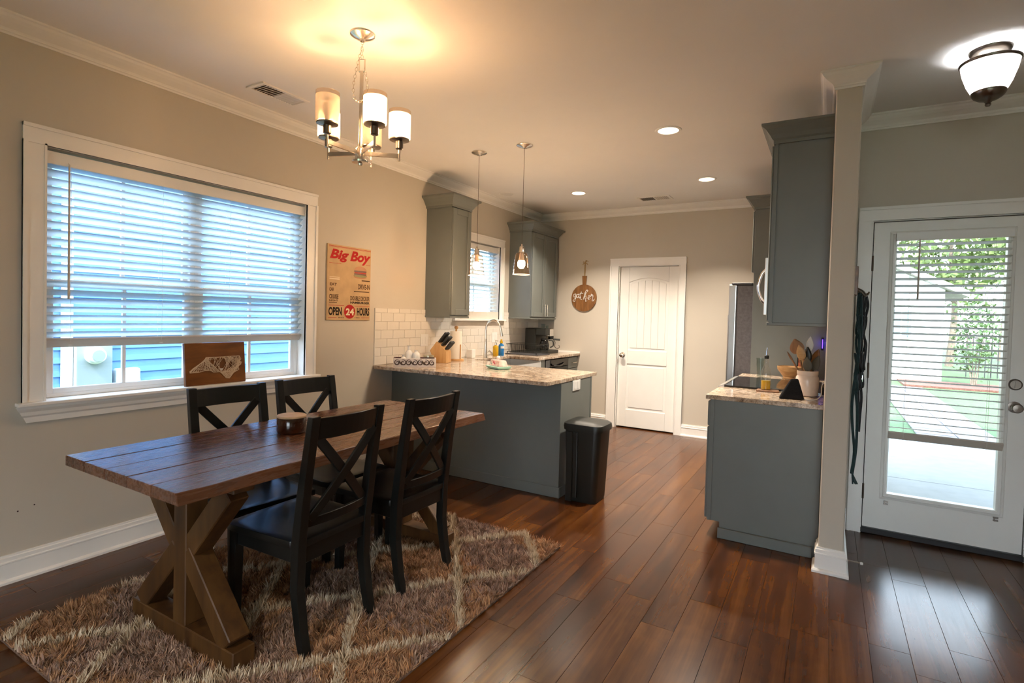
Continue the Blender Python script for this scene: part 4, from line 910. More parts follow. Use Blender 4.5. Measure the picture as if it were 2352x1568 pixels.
# ---------------------------------------------------------------- things on the right-hand counters
ob = thing('oil_bottle', (3.118, 4.065, CT+0.012), 'square glass oil bottle with a steel pourer half full of oil', 'oil bottle')
q = Vector((3.118, 4.065, CT+0.012))
def roundsq(r, h0, h1, taper=1.0, n=6):
    return [(r, h0), (r*taper, h1)]
B().lathe([(0.030, 0.0), (0.032, 0.003), (0.032, 0.118), (0.026, 0.140), (0.012, 0.168), (0.0115, 0.215), (0.0135, 0.219)], q, 20, caps=False).build('bottle', 'clear_glass', ob)
B().lathe([(0.0001, 0.003), (0.0290, 0.003), (0.0290, 0.062), (0.0001, 0.062)], q, 20).build('oil', 'amber_liquid', ob)
B().lathe([(0.014, 0.213), (0.015, 0.218), (0.015, 0.234), (0.009, 0.238), (0.0001, 0.238)], q, 16).build('stopper', 'silicone_black', ob)
B().tube([q+Vector((0, 0, 0.236)), q+Vector((0, 0, 0.262)), q+Vector((0.003, 0, 0.290))], [0.005, 0.004, 0.0035], 8).build('pourer', 'chrome', ob)
b = B(); b.prism([(3.063, 4.012), (3.075, 4.006), (3.20, 4.02), (3.206, 4.032), (3.20, 4.105), (3.19, 4.112), (3.072, 4.10), (3.063, 4.09)], lambda u, v, d: (u, v, d), CT, CT+0.011); b.build('trivet', 'spoon_wood', bevel=0.003, label='small dark wooden trivet under the oil bottle', cat='trivet')
# smart speaker: wedge with fabric faces
sm = thing('smart_speaker', (3.285, 3.775, CT), 'black fabric wedge shaped speaker at the counter edge', 'speaker'); sm.rotation_euler = (0, 0, math.radians(14))
def blk(pts): return pts
tbuild(B().hexa([(-0.072, -0.035, 0), (0.078, -0.045, 0), (-0.055, 0.055, 0), (0.070, 0.060, 0), (0.000, -0.012, 0.128), (0.044, -0.012, 0.132), (0.004, 0.030, 0.118), (0.044, 0.030, 0.122)]), 'body', 'fabric_black', sm, bevel=0.014, seg=3)
B().tube(smooth_path([(3.340, 3.80, CT+0.012), (3.365, 3.765, CT+0.006), (3.42, 3.80, CT+0.004), (3.452, 3.87, CT+0.01), (3.448, 3.93, CT+0.05), (3.452, 3.90, CT+0.10), (3.458, 3.95, CT+0.12)], 6), 0.0028, 6).build('cord', 'plastic_white', sm) if False else None
B().tube(smooth_path([(3.352, 3.805, CT+0.012), (3.375, 3.765, CT+0.004), (3.42, 3.79, CT+0.004), (3.452, 3.87, CT+0.02), (3.456, 3.93, CT+0.07), (3.462, 3.97, CT+0.10)], 6), 0.0028, 6).build('power_cord', 'plastic_white', label='white power cord curling beside the utensil crock', cat='cord')
# utensil crock
ck = lathe_thing('utensil_crock', [(0.054, 0.0), (0.063, 0.006), (0.068, 0.05), (0.070, 0.105), (0.066, 0.125), (0.060, 0.135), (0.063, 0.142), (0.0635, 0.165), (0.058, 0.167), (0.055, 0.160), (0.056, 0.12), (0.050, 0.02), (0.0001, 0.018)], (3.372, 4.005, CT), 'crock_cream', 'cream ceramic crock holding cooking utensils', 'crock', 28)
cq = Vector((3.372, 4.005, CT))
def utensil(name, base, tip, head, mat, label, hw=0.03, hl=0.08, flat=0.010, handle_mat=None, ladle=False):
    base, tip = cq+Vector(base), cq+Vector(tip); d = (tip-base).normalized()
    t = thing(name, base, label, 'utensil', 'utensils in the crock')
    neck = tip-d*hl
    B().tube([base, neck+d*0.005], [0.006, 0.006], 8).build('handle', handle_mat or mat, t)
    side = d.cross(Vector((0.26, 0.96, 0))).normalized(); nrm_ = side.cross(d)
    b = B(); R_ = 10; S_ = 12; vs = []; fs = []
    for i in range(R_+1):
        f = i/R_; w = hw*max(0.10, math.sin(PI*min(1, 0.08+0.92*f)**0.8)**0.75) if f < 1 else hw*0.12
        p = neck+d*(hl*f)
        for j in range(S_):
            a = 2*PI*j/S_; cup = (0.35*hw*(1-math.cos(a)**2)) if head == 'spoon' else 0
            vs.append(p+side*(w*math.cos(a))+nrm_*(flat*0.5*math.sin(a)))
    for i in range(R_):
        for j in range(S_): fs.append((i*S_+j, i*S_+(j+1) % S_, (i+1)*S_+(j+1) % S_, (i+1)*S_+j))
    fs += [tuple(reversed(range(S_))), tuple(R_*S_+j for j in range(S_))]
    b._add(vs, fs, True); b.build('head', mat, t)
utensil('cooking_spoon', (0.01, 0.01, 0.03), (-0.085, 0.02, 0.370), 'spoon', 'spoon_wood', 'large round brown wooden spoon leaning over the bowl side of the crock', 0.046, 0.10, 0.014)
utensil('cooking_spoon', (0.015, -0.02, 0.03), (-0.055, -0.04, 0.335), 'spoon', 'bowl_wood', 'light rimmed wooden spoon standing in front in the crock', 0.028, 0.10, 0.012)
utensil('cooking_spoon', (-0.01, 0.02, 0.03), (0.008, 0.03, 0.390), 'spoon', 'plastic_white', 'white plastic spoon rising highest from the crock', 0.023, 0.095, 0.010)
utensil('ladle', (0.0, 0.0, 0.03), (-0.005, -0.005, 0.322), 'spoon', 'silicone_black', 'black silicone ladle in the middle of the crock', 0.027, 0.10, 0.022)
utensil('spatula', (-0.02, 0.01, 0.03), (0.058, 0.015, 0.310), 'spoon', 'board_wood', 'orange brown wooden spatula on the pillar side of the crock', 0.026, 0.11, 0.008)
utensil('spatula', (-0.01, -0.03, 0.03), (0.062, -0.035, 0.270), 'spoon', 'silicone_olive', 'olive grey silicone spatula leaning towards the pillar', 0.026, 0.10, 0.010)
utensil('spatula', (0.01, -0.03, 0.03), (-0.005, -0.050, 0.258), 'spoon', 'silicone_olive', 'dark olive turner at the front of the crock', 0.028, 0.09, 0.010)
utensil('fork', (0.02, 0.02, 0.03), (-0.128, 0.03, 0.285), 'spoon', 'spoon_wood', 'thin brown wooden fork slanting out over the cooktop', 0.008, 0.07, 0.006)
# wooden bowl, drinking glass, box of seasoning
lathe_thing('wooden_bowl', [(0.045, 0), (0.05, 0.006), (0.046, 0.018), (0.075, 0.055), (0.092, 0.078), (0.095, 0.105), (0.090, 0.106), (0.085, 0.085), (0.04, 0.028), (0.0001, 0.024)], (3.205, 5.10, CT), 'bowl_wood', 'turned wooden bowl on the counter behind the cooktop', 'bowl', 32)
lathe_thing('drinking_glass', [(0.026, 0), (0.028, 0.004), (0.037, 0.165), (0.0355, 0.165), (0.0265, 0.012), (0.0001, 0.010)], (2.985, 5.05, CT), 'cup_glass', 'tall empty drinking glass beside the oil bottle behind the cooktop', 'glass', 24)
sbx = thing('seasoning_box', (3.305, 5.14, CT), 'small red and orange printed box behind the wooden bowl', 'box')
B().box(3.265, 3.345, 5.21, 5.25, CT, CT+0.215).build('box', 'box_print', sbx, bevel=0.001)
B().box(3.258, 3.265, 5.205, 5.255, CT, CT+0.225).build('dark_edge', 'print_black', sbx)
nl = thing('night_light', (3.442, 5.318, 1.19), 'thin glowing blue light on the wall behind the utensils', 'light')
B().box(3.430, 3.452, 5.312, 5.327, 1.16, 1.27).build('housing', 'plastic_black', nl, bevel=0.003)
B().box(3.438, 3.444, 5.3095, 5.312, 1.178, 1.255).build('light_bar', 'night_light', nl)
point_light('night_light_glow', (3.441, 5.29, 1.22), 0.06, (0.1, 0.05, 1.0), 0.02, nl)
sbt = bottle('soap_dispenser', (3.435, 4.20, CT), [(0.028, 0), (0.030, 0.004), (0.030, 0.07), (0.022, 0.082), (0.010, 0.09), (0.010, 0.10)], 'cup_glass', 'small clear pump dispenser half hidden behind the pillar', 'dispenser', [(0.011, 0.098), (0.011, 0.118), (0.005, 0.122), (0.005, 0.145), (0.016, 0.148), (0.016, 0.156), (0.0001, 0.157)], 'plastic_white') if False else None

# ================================================================== DINING AREA
# ---- shag rug with a cream lattice
RX0, RX1, RY0, RY1 = 0.53, 2.13, 0.83, 2.91
rug = B().box(RX0, RX1, RY0, RY1, 0.0005, 0.010).build('shag_rug', 'rug_back', label='brown shag rug with cream lattice lines under the dining table', cat='rug', origin=(1.33, 1.87, 0))
N_T = 125000
px = rng.uniform(RX0, RX1, N_T); py = rng.uniform(RY0, RY1, N_T)
def lattice(x, y):
    a = (y+1.27*x-4.593)/0.735; b_ = (y-1.2*x+0.05)/0.71
    wob = 0.02*np.sin(9*x+3*y)
    d1_ = np.abs((a+wob)-np.round(a+wob))*0.735/1.616; d2_ = np.abs((b_+wob)-np.round(b_+wob))*0.71/1.562
    return np.minimum(d1_, d2_)
cell = 0.028; ci = np.floor((px+0.010*np.sin(40*py))/cell).astype(int)-15; cj = np.floor((py+0.010*np.sin(37*px))/cell).astype(int)-25
hs = lambda q: np.modf(np.abs(np.sin(ci*12.9898+cj*78.233+q)*43758.5453))[0]
ln = lattice(px, py); is_line = ln < 0.0165+0.005*rng.standard_normal(N_T)
ang = hs(0.0)*2*PI+rng.normal(0, 0.55, N_T); tilt = np.clip(0.35+0.55*hs(3.1)+rng.normal(0, 0.16, N_T), 0.05, 1.2); hgt = rng.uniform(0.026, 0.044, N_T)*(0.85+0.3*hs(5.7))*np.where(is_line, 1.28, 1.0)
tilt = np.where(is_line, tilt*0.6, tilt)
tone = 0.80+0.42*hs(9.3)
wd_ = rng.uniform(0.0020, 0.0038, N_T)
dx, dy = np.cos(ang), np.sin(ang); sa = rng.uniform(0, 2*PI, N_T); sx, sy = np.cos(sa), np.sin(sa)
z0_ = np.full(N_T, 0.006)
P = np.empty((N_T, 5, 3))
for kk, (f, wf) in enumerate(((0, 1), (0, -1), (0.55, 0.85), (0.55, -0.85), (1.0, 0.0))):
    off = np.sin(tilt)*hgt*(f**1.5); P[:, kk, 0] = px+dx*off+sx*wd_*wf*0.9; P[:, kk, 1] = py+dy*off+sy*wd_*wf*0.9; P[:, kk, 2] = z0_+np.cos(tilt)*hgt*f
base_c = np.array([[0.40, 0.27, 0.19], [0.32, 0.215, 0.16], [0.47, 0.35, 0.27], [0.38, 0.275, 0.24], [0.56, 0.44, 0.34]]); cream = np.array([0.68, 0.56, 0.41])
pick = rng.choice(5, N_T, p=[0.34, 0.25, 0.19, 0.14, 0.08]); colr = np.clip(base_c[pick]*rng.uniform(0.75, 1.2, (N_T, 1))*tone[:, None]*np.where((np.sin(6.3*px+2.1*np.sin(4.7*py))+np.sin(7.9*py-1.3+2.2*px)+0.9*hs(2.2) > 0.55)[:, None], np.array([[1.10, 0.90, 0.66]]), np.array([[0.96, 0.90, 0.90]])), 0, 0.8); colr[is_line] = cream*rng.uniform(0.8, 1.12, (is_line.sum(), 1))
me = bpy.data.meshes.new('pile'); me.vertices.add(N_T*5); me.vertices.foreach_set('co', (P-np.array([1.33, 1.87, 0])).astype(np.float32).ravel())
idx0 = (np.arange(N_T)*5)[:, None]; tri = np.concatenate([idx0+np.array([[0, 1, 2]]), idx0+np.array([[1, 3, 2]]), idx0+np.array([[2, 3, 4]])], 1).reshape(-1, 3)
nf = len(tri); me.loops.add(nf*3); me.loops.foreach_set('vertex_index', tri.astype(np.int32).ravel()); me.polygons.add(nf)
me.polygons.foreach_set('loop_start', (np.arange(nf)*3).astype(np.int32)); me.polygons.foreach_set('loop_total', np.full(nf, 3, np.int32))
me.update(); at_ = me.attributes.new('tuft', 'FLOAT_COLOR', 'POINT')
cv = np.ones((N_T, 5, 4), np.float32); cv[:, :, :3] = colr[:, None, :]; at_.data.foreach_set('color', cv.ravel())
me.materials.append(MATS['rug_pile']); pile = bpy.data.objects.new('pile', me); COL.objects.link(pile); pile.parent = rug; pile['kind'] = 'stuff'

# ---- dining table
TX0, TX1, TY0, TY1, TZ = 0.81, 1.645, 0.96, 2.79, 0.775
tb = thing('dining_table', (1.2275, 1.875, 0.010), 'long rustic plank dining table on wooden trestle legs', 'table')
bw = (TX1-TX0)/5
for i in range(5):
    x0 = TX0+bw*i; b = B(); e0 = 0.0015 if i not in (1, 2) else 0.003
    n = 14; vs = []; fs = []
    xl0, xl1 = x0+e0, x0+bw-0.0015
    for j in range(n+1):   # board with slightly waney outer edge on the room side
        y = TY0+(TY1-TY0)*j/n; wv = (0.007*math.sin(j*1.9)+0.005*math.sin(j*0.7+1)) if i == 4 else 0.0
        vs += [(xl0, y, TZ-0.042), (xl1+wv*0.4+(0.004 if i == 4 else 0), y, TZ-0.042), (xl1+wv-(0.012 if i == 4 else 0), y, TZ-0.001*(i % 2)), (xl0, y, TZ-0.001*(i % 2))]
    for j in range(n):
        for q in range(4): fs.append((j*4+q, j*4+(q+1) % 4, (j+1)*4+(q+1) % 4, (j+1)*4+q))
    fs += [(3, 2, 1, 0), tuple(n*4+q for q in range(4))]
    b._add(vs, fs); b.build('tabletop_plank', 'table_wood', tb, bevel=0.003, seg=2)
for ty in (1.235, 2.515):
    tl = thing('trestle', (0, 0, 0)); tl.parent = tb; tl.location = (0, ty-1.875, 0)
    T = lambda p: p
    zf, zt, xc = 0.012, 0.733, 1.226
    B().box(0.855, 1.597, ty-0.046, ty+0.046, zf, 0.098).build('foot_beam', 'trestle_wood', tl, bevel=0.004)
    B().box(0.868, 1.584, ty-0.044, ty+0.044, 0.694, zt).build('top_cleat', 'trestle_wood', tl, bevel=0.004)
    B().box(xc-0.045, xc+0.045, ty-0.045, ty+0.045, 0.098, 0.694).build('post', 'trestle_wood', tl, bevel=0.004)
    zm = 0.398
    for sgn in (-1, 1):
        B().bar((xc+sgn*0.315, ty, 0.100), (xc+sgn*0.030, ty, zm), 0.088, 0.086, (0, 1, 0)).build('lower_brace', 'trestle_wood', tl, bevel=0.004)
        B().bar((xc+sgn*0.030, ty, zm), (xc+sgn*0.300, ty, 0.692), 0.088, 0.080, (0, 1, 0)).build('upper_brace', 'trestle_wood', tl, bevel=0.004)
# ---- canister on the table
cn = thing('brown_canister', (1.165, 1.755, TZ+0.0005), 'round brown glazed canister with a wooden lid on the table', 'canister')
q = wloc(cn)
B().lathe([(0.060, 0), (0.066, 0.004), (0.069, 0.012), (0.069, 0.074), (0.066, 0.078)], q, 32).build('body', 'ceramic_brown', cn)
B().lathe([(0.069, 0.0785), (0.070, 0.081), (0.070, 0.086), (0.067, 0.089), (0.0001, 0.090)], q, 32).build('lid', 'lid_wood', cn)

# ---- chairs (local: back posts at x=0, front towards +x)
def make_chair(loc, label):
    c = thing('dining_chair', (0, 0, 0), label, 'chair', 'black cross back dining chairs')
    hy = 0.182
    def post_x(z): # backward lean above the seat, splayed foot below
        pts = [(0.0, -0.046), (0.10, -0.022), (0.26, 0.004), (0.45, 0.0), (0.70, -0.032), (0.965, -0.076)]
        for (z0, a), (z1, b_) in zip(pts, pts[1:]):
            if z <= z1: return a+(b_-a)*(z-z0)/(z1-z0)
        return pts[-1][1]
    for sg in (-1, 1):
        zs = [0.0, 0.05, 0.10, 0.18, 0.26, 0.35, 0.45, 0.58, 0.70, 0.84, 0.965]
        b = B(); vs = []; fs = []
        for z in zs:
            w = 0.034 if z < 0.05 else 0.040; dp = 0.034+0.010*min(1, z/0.3) if z < 0.5 else 0.044-0.014*(z-0.5)/0.465
            x = post_x(z); y = sg*hy
            vs += [(x-dp/2, y-w/2, z), (x+dp/2, y-w/2, z), (x+dp/2, y+w/2, z), (x-dp/2, y+w/2, z)]
        for i in range(len(zs)-1):
            for j in range(4): fs.append((i*4+j, i*4+(j+1) % 4, (i+1)*4+(j+1) % 4, (i+1)*4+j))
        fs += [(3, 2, 1, 0), tuple((len(zs)-1)*4+j for j in range(4))]
        b._add(vs, fs); b.build('leg', 'chair_black', c, bevel=0.003, seg=2, label='curved back leg running up as the back post')
        B().hexa([(0.372, sg*0.186-0.017, 0), (0.406, sg*0.186-0.017, 0), (0.372, sg*0.186+0.017, 0), (0.406, sg*0.186+0.017, 0), (0.362, sg*0.186-0.021, 0.428), (0.406, sg*0.186-0.021, 0.428), (0.362, sg*0.186+0.021, 0.428), (0.406, sg*0.186+0.021, 0.428)]).build('leg', 'chair_black', c, bevel=0.003, seg=2)
        B().box(0.022, 0.364, sg*0.186-0.010, sg*0.186+0.010, 0.368, 0.428).build('seat_rail', 'chair_black', c, bevel=0.002)
        B().box(0.010, 0.375, sg*0.186-0.008, sg*0.186+0.008, 0.150, 0.176).build('stretcher', 'chair_black', c, bevel=0.002) if False else None
    B().box(0.374, 0.396, -0.165, 0.165, 0.368, 0.428).build('seat_rail', 'chair_black', c, bevel=0.002)
    B().box(-0.010, 0.010, -0.162, 0.162, 0.360, 0.428).build('seat_rail', 'chair_black', c, bevel=0.002)
    # seat: gently dished, notched around the back posts
    b = B(); nx, ny_ = 10, 10; vs = []; fs = []
    for k_, zo in ((0, 0.4285), (1, 0.458)):
        for i in range(nx+1):
            f = i/nx; x = -0.018+0.440*f; hw_ = 0.162 if f < 0.06 else 0.202+0.014*f
            if f >= 0.10: hw_ = 0.205+0.013*f
            if i == nx: hw_ -= 0.010
            for j in range(ny_+1):
                g = j/ny_*2-1; dish = -0.010*(1-g*g)*math.sin(PI*min(1, f*1.05)) if k_ else 0
                vs.append((x+(0.004*(1-g*g) if i == nx else 0), hw_*g, zo+dish))
    m1 = (nx+1)*(ny_+1)
    ixf = lambda k_, i, j: k_*m1+i*(ny_+1)+j
    for i in range(nx):
        for j in range(ny_):
            fs.append((ixf(0, i, j), ixf(0, i, j+1), ixf(0, i+1, j+1), ixf(0, i+1, j))); fs.append((ixf(1, i, j), ixf(1, i+1, j), ixf(1, i+1, j+1), ixf(1, i, j+1)))
    for i in range(nx):
        fs.append((ixf(0, i, 0), ixf(0, i+1, 0), ixf(1, i+1, 0), ixf(1, i, 0))); fs.append((ixf(0, i, ny_), ixf(1, i, ny_), ixf(1, i+1, ny_), ixf(0, i+1, ny_)))
    for j in range(ny_):
        fs.append((ixf(0, 0, j), ixf(1, 0, j), ixf(1, 0, j+1), ixf(0, 0, j+1))); fs.append((ixf(0, nx, j), ixf(0, nx, j+1), ixf(1, nx, j+1), ixf(1, nx, j)))
    b._add(vs, fs, True); b.build('seat', 'chair_black', c, bevel=0.004, seg=2)
    # back: curved crest rail, lower rail and the X
    def rail(z0, z1, bow, name, th=0.020):
        b = B(); n = 10; vs = []; fs = []
        for i in range(n+1):
            g = i/n*2-1; y = g*(hy-0.016); bx_ = -bow*(1-g*g)
            for (z, xx) in ((z0, -th/2), (z0, th/2), (z1, th/2), (z1, -th/2)): vs.append((post_x(z)+bx_+xx, y, z))
        for i in range(n):
            for j in range(4): fs.append((i*4+j, i*4+(j+1) % 4, (i+1)*4+(j+1) % 4, (i+1)*4+j))
        fs += [(3, 2, 1, 0), tuple(n*4+j for j in range(4))]
        b._add(vs, fs); return b.build(name, 'chair_black', c, bevel=0.002, seg=1)
    rail(0.868, 0.957, 0.022, 'crest_rail'); rail(0.505, 0.545, 0.020, 'lower_back_rail', 0.018)
    for sg in (-1, 1):
        b = B(); n = 10; vs = []; fs = []; th = 0.014; wv = 0.042
        for i in range(n+1):
            f = i/n; y = sg*(-(hy-0.030)+2*(hy-0.030)*f); z = 0.538+(0.874-0.538)*f; g = y/hy
            x = post_x(z)-0.021*(1-g*g)+(0.004 if sg > 0 else -0.004)
            d = Vector((2*(hy-0.030)*sg, 0.336)).normalized(); ny2, nz2 = -d.y, d.x
            for (s_w, s_t) in ((-1, -1), (1, -1), (1, 1), (-1, 1)): vs.append((x+s_t*th/2, y+ny2*s_w*wv/2, z+nz2*s_w*wv/2))
        for i in range(n):
            for j in range(4): fs.append((i*4+j, i*4+(j+1) % 4, (i+1)*4+(j+1) % 4, (i+1)*4+j))
        fs += [(3, 2, 1, 0), tuple(n*4+j for j in range(4))]
        b._add(vs, fs); b.build('cross_slat', 'chair_black', c, bevel=0.002)
    c.location = loc; return c
FZ = 0.0105
ch = make_chair((1.672, 1.590, FZ), 'black cross back chair nearest the camera on the open side of the table'); ch.rotation_euler = (0, 0, PI+math.radians(2))
copy_tree(ch, None, (1.672, 2.158, FZ), PI, 'black cross back chair on the open side of the table nearer the peninsula')
copy_tree(ch, None, (0.778, 1.700, FZ), math.radians(-6), 'black cross back chair below the string art on the window side')
copy_tree(ch, None, (0.778, 2.200, FZ), math.radians(-3), 'black cross back chair on the window side nearer the kitchen')

# ---- trash can
tc = thing('trash_can', (1.905, 3.825, 0), 'black plastic kitchen bin standing against the end of the peninsula', 'trash can')
def rrect(cx, cy, wx, wy, r, n=5):
    out = []
    for (sx_, sy_, a0) in ((1, 1, 0), (-1, 1, PI/2), (-1, -1, PI), (1, -1, 1.5*PI)):
        for i in range(n+1):
            a = a0+PI/2*i/n; out.append((cx+sx_*(wx/2-r)+r*math.cos(a), cy+sy_*(wy/2-r)+r*math.sin(a)))
    return out
def loft(b, secs, caps=True):
    n = len(secs[0][0]); vs = [(x, y, z) for pts, z in secs for x, y in pts]; fs = []
    for i in range(len(secs)-1):
        for j in range(n): fs.append((i*n+j, i*n+(j+1) % n, (i+1)*n+(j+1) % n, (i+1)*n+j))
    b._add(vs, fs, True)
    if caps:
        o = len(b.v)-len(vs); b.f += [tuple(o+j for j in reversed(range(n))), tuple(o+(len(secs)-1)*n+j for j in range(n))]; b.sm += [False, False]
    return b
loft(B(), [(rrect(1.905, 3.830, 0.235, 0.235, 0.045), 0.0), (rrect(1.905, 3.828, 0.245, 0.240, 0.045), 0.02), (rrect(1.910, 3.822, 0.290, 0.262, 0.05), 0.545)]).build('body', 'plastic_black', tc)
loft(B(), [(rrect(1.912, 3.820, 0.312, 0.288, 0.06), 0.540), (rrect(1.912, 3.820, 0.318, 0.292, 0.06), 0.565), (rrect(1.912, 3.820, 0.310, 0.284, 0.06), 0.588), (rrect(1.912, 3.822, 0.262, 0.236, 0.05), 0.602), (rrect(1.912, 3.824, 0.12, 0.11, 0.04), 0.606)]).build('lid', 'plastic_black', tc)
B().hexa([(1.852, 3.690, 0.03), (1.885, 3.690, 0.03), (1.852, 3.72, 0.03), (1.885, 3.72, 0.03), (1.846, 3.686, 0.53), (1.885, 3.686, 0.53), (1.846, 3.71, 0.53), (1.885, 3.71, 0.53)]).build('front_rib', 'plastic_black', tc, bevel=0.006, seg=2)
B().box(1.795, 1.845, 3.686, 3.700, 0.0, 0.53).build('front_panel', 'plastic_black', tc, bevel=0.004)

# ================================================================== WALL DECOR
sg_ = thing('diner_sign', (0.0, 3.165, 1.312), 'vintage style printed diner sign reading Open 24 Hours beside the window'.replace('Open 24 Hours', 'open 24 hours'), 'sign')
SY0, SY1, SZ0_, SZ1_ = 2.934, 3.402, 1.312, 1.926
B().box(0.0005, 0.012, SY0, SY1, SZ0_, SZ1_).build('sign_board', 'sign_cream', sg_, bevel=0.002)
def sfn(lay): return lambda u, v: (0.0122+lay*0.0004, SY0+u*(SY1-SY0)-3.165, v*(SZ1_-SZ0_))
def strip(u0, u1, v0, v1, mat, name='printed_line', lay=1):
    return B().box(0.0121+lay*0.0002, 0.0124+lay*0.0002, SY0+u0*(SY1-SY0), SY0+u1*(SY1-SY0), SZ0_+v0*(SZ1_-SZ0_), SZ0_+v1*(SZ1_-SZ0_)).build(name, mat, sg_)
def ellip(uc, vc, ru, rv, mat, name, lay=1, a0=0, a1=2*PI, n=28):
    pts = [(uc+ru*math.cos(a0+(a1-a0)*i/n), vc+rv*math.sin(a0+(a1-a0)*i/n)) for i in range(n+(0 if a1-a0 > 6.28 else 1))]
    return B().prism(pts, lambda u, v, d: (d, SY0+u*(SY1-SY0), SZ0_+v*(SZ1_-SZ0_)), 0.0121+lay*0.0002, 0.0124+lay*0.0002).build(name, mat, sg_)
strip(0.03, 0.99, 0.975, 0.981, 'print_red'); strip(0.03, 0.99, 0.966, 0.969, 'print_red'); strip(0.04, 0.30, 0.752, 0.756, 'print_red'); strip(0.88, 0.98, 0.772, 0.776, 'print_red')
put_text('Big', sg_, sfn(2), 0.05, 0.47, 0.775, 0.940, 'print_red', bold=0.042, shear=0.28)
put_text('Boy', sg_, sfn(2), 0.50, 0.99, 0.765, 0.945, 'print_red', bold=0.042, shear=0.28)
put_text('EAT', sg_, sfn(2), 0.06, 0.21, 0.458, 0.494, 'print_brown', bold=0.035); put_text('CAR', sg_, sfn(2), 0.05, 0.15, 0.385, 0.432, 'print_brown', bold=0.03)
put_text('CRUISE', sg_, sfn(2), 0.05, 0.25, 0.285, 0.345, 'print_brown', bold=0.03); put_text('NIGHT', sg_, sfn(2), 0.05, 0.24, 0.250, 0.274, 'print_brown', bold=0.035)
put_text('DRIVE-IN', sg_, sfn(2), 0.70, 0.98, 0.430, 0.502, 'print_brown', bold=0.03)
put_text('DOUBLE DECKER', sg_, sfn(2), 0.52, 0.98, 0.272, 0.335, 'print_brown', bold=0.03); put_text('HAMBURGER', sg_, sfn(2), 0.52, 0.98, 0.228, 0.260, 'print_black', bold=0.04)
strip(0.60, 0.97, 0.392, 0.404, 'print_brown'); strip(0.05, 0.22, 0.232, 0.240, 'print_brown'); strip(0.78, 0.98, 0.545, 0.560, 'print_brown'); strip(0.05, 0.27, 0.540, 0.556, 'print_cream'); strip(0.05, 0.27, 0.568, 0.576, 'print_cream')
strip(0.04, 0.38, 0.196, 0.201, 'print_red'); strip(0.62, 0.98, 0.196, 0.201, 'print_red'); strip(0.04, 0.22, 0.036, 0.041, 'print_red'); strip(0.78, 0.98, 0.036, 0.041, 'print_red')
put_text('OPEN', sg_, sfn(2), 0.04, 0.33, 0.066, 0.176, 'print_black', bold=0.04); put_text('HOURS', sg_, sfn(2), 0.68, 0.98, 0.066, 0.176, 'print_black', bold=0.04)
put_text('SINCE', sg_, sfn(2), 0.25, 0.38, 0.030, 0.045, 'print_brown', bold=0.035); put_text('1936', sg_, sfn(2), 0.63, 0.75, 0.030, 0.045, 'print_brown', bold=0.035)
ellip(0.51, 0.118, 0.128, 0.095, 'print_red', 'red_disc', 1); put_text('24', sg_, sfn(4), 0.42, 0.61, 0.070, 0.165, 'print_cream', bold=0.035)
# printed hamburger
ellip(0.745, 0.600, 0.155, 0.022, 'print_bun', 'printed_bun', 1); ellip(0.745, 0.618, 0.160, 0.022, 'print_lettuce', 'printed_lettuce', 2); strip(0.600, 0.890, 0.628, 0.648, 'print_meat', 'printed_patty', 3)
strip(0.605, 0.885, 0.650, 0.662, 'print_red', 'printed_tomato', 3); strip(0.600, 0.890, 0.664, 0.688, 'print_meat', 'printed_patty', 3); ellip(0.745, 0.690, 0.148, 0.058, 'print_bun', 'printed_bun', 3, 0, PI)
# ---- string art board on the window stool
sa = thing('string_art', (0.012, 2.052, 0.8905), 'stained wooden board with string art of a long state outline on the window sill', 'wall art')
sa.rotation_euler = (0, -0.09, 0)
AW, AH = 0.400, 0.270
tbuild(B().box(-0.010, 0.010, -AW/2, AW/2, 0.0, AH), 'board', 'board_wood', sa, bevel=0.002)
raw = [(525, 900), (600, 830), (700, 760), (780, 700), (840, 640), (870, 590), (1030, 588), (1200, 580), (1420, 565), (1640, 550), (1680, 620), (1640, 660), (1695, 690), (1680, 740), (1610, 780), (1640, 850), (1500, 930), (1450, 1000), (1410, 1045), (1330, 1040), (1250, 960), (1190, 905), (1040, 915), (970, 875), (850, 880), (700, 920), (530, 930)]
def uvb(p):
    x, y = p; yt = 290-0.0368*(x-405); yb = 1220-0.0806*(x-450); xl = 405+0.0484*(y-290); xr = 1765+0.0575*(y-240)
    return (x-xl)/(xr-xl), (yb-y)/(yb-yt)
out_ = [uvb(p) for p in raw]; out2 = []
for i in range(len(out_)):
    a, c = out_[i], out_[(i+1) % len(out_)]
    for k_ in range(3): out2.append((a[0]+(c[0]-a[0])*k_/3, a[1]+(c[1]-a[1])*k_/3))
def inside(p):
    r = False; n = len(out_); j = n-1
    for i in range(n):
        (xi, yi), (xj, yj) = out_[i], out_[j]
        if (yi > p[1]) != (yj > p[1]) and p[0] < (xj-xi)*(p[1]-yi)/(yj-yi+1e-12)+xi: r = not r
        j = i
    return r
aP = lambda p, d=0.0125: (d, (p[0]-0.5)*AW, p[1]*AH)
b = B(); b.tube([aP(p) for p in out_], 0.0018, 5, closed=True); tbuild(b, 'string_outline', 'string_white', sa)
b = B(); cnt = 0; rr = random.Random(3)
while cnt < 150:
    p, q2 = rr.choice(out2), rr.choice(out2); L_ = math.hypot((p[0]-q2[0])*AW, (p[1]-q2[1])*AH)
    if L_ < 0.02 or L_ > 0.15: continue
    if not all(inside((p[0]+(q2[0]-p[0])*f, p[1]+(q2[1]-p[1])*f)) for f in (0.15, 0.4, 0.6, 0.85)): continue
    b.tube([aP(p, 0.0125+rr.uniform(0, 0.002)), aP(q2, 0.0125+rr.uniform(0, 0.002))], 0.0012, 4, caps=False); cnt += 1
tbuild(b, 'string_web', 'string_white', sa, fix=False)
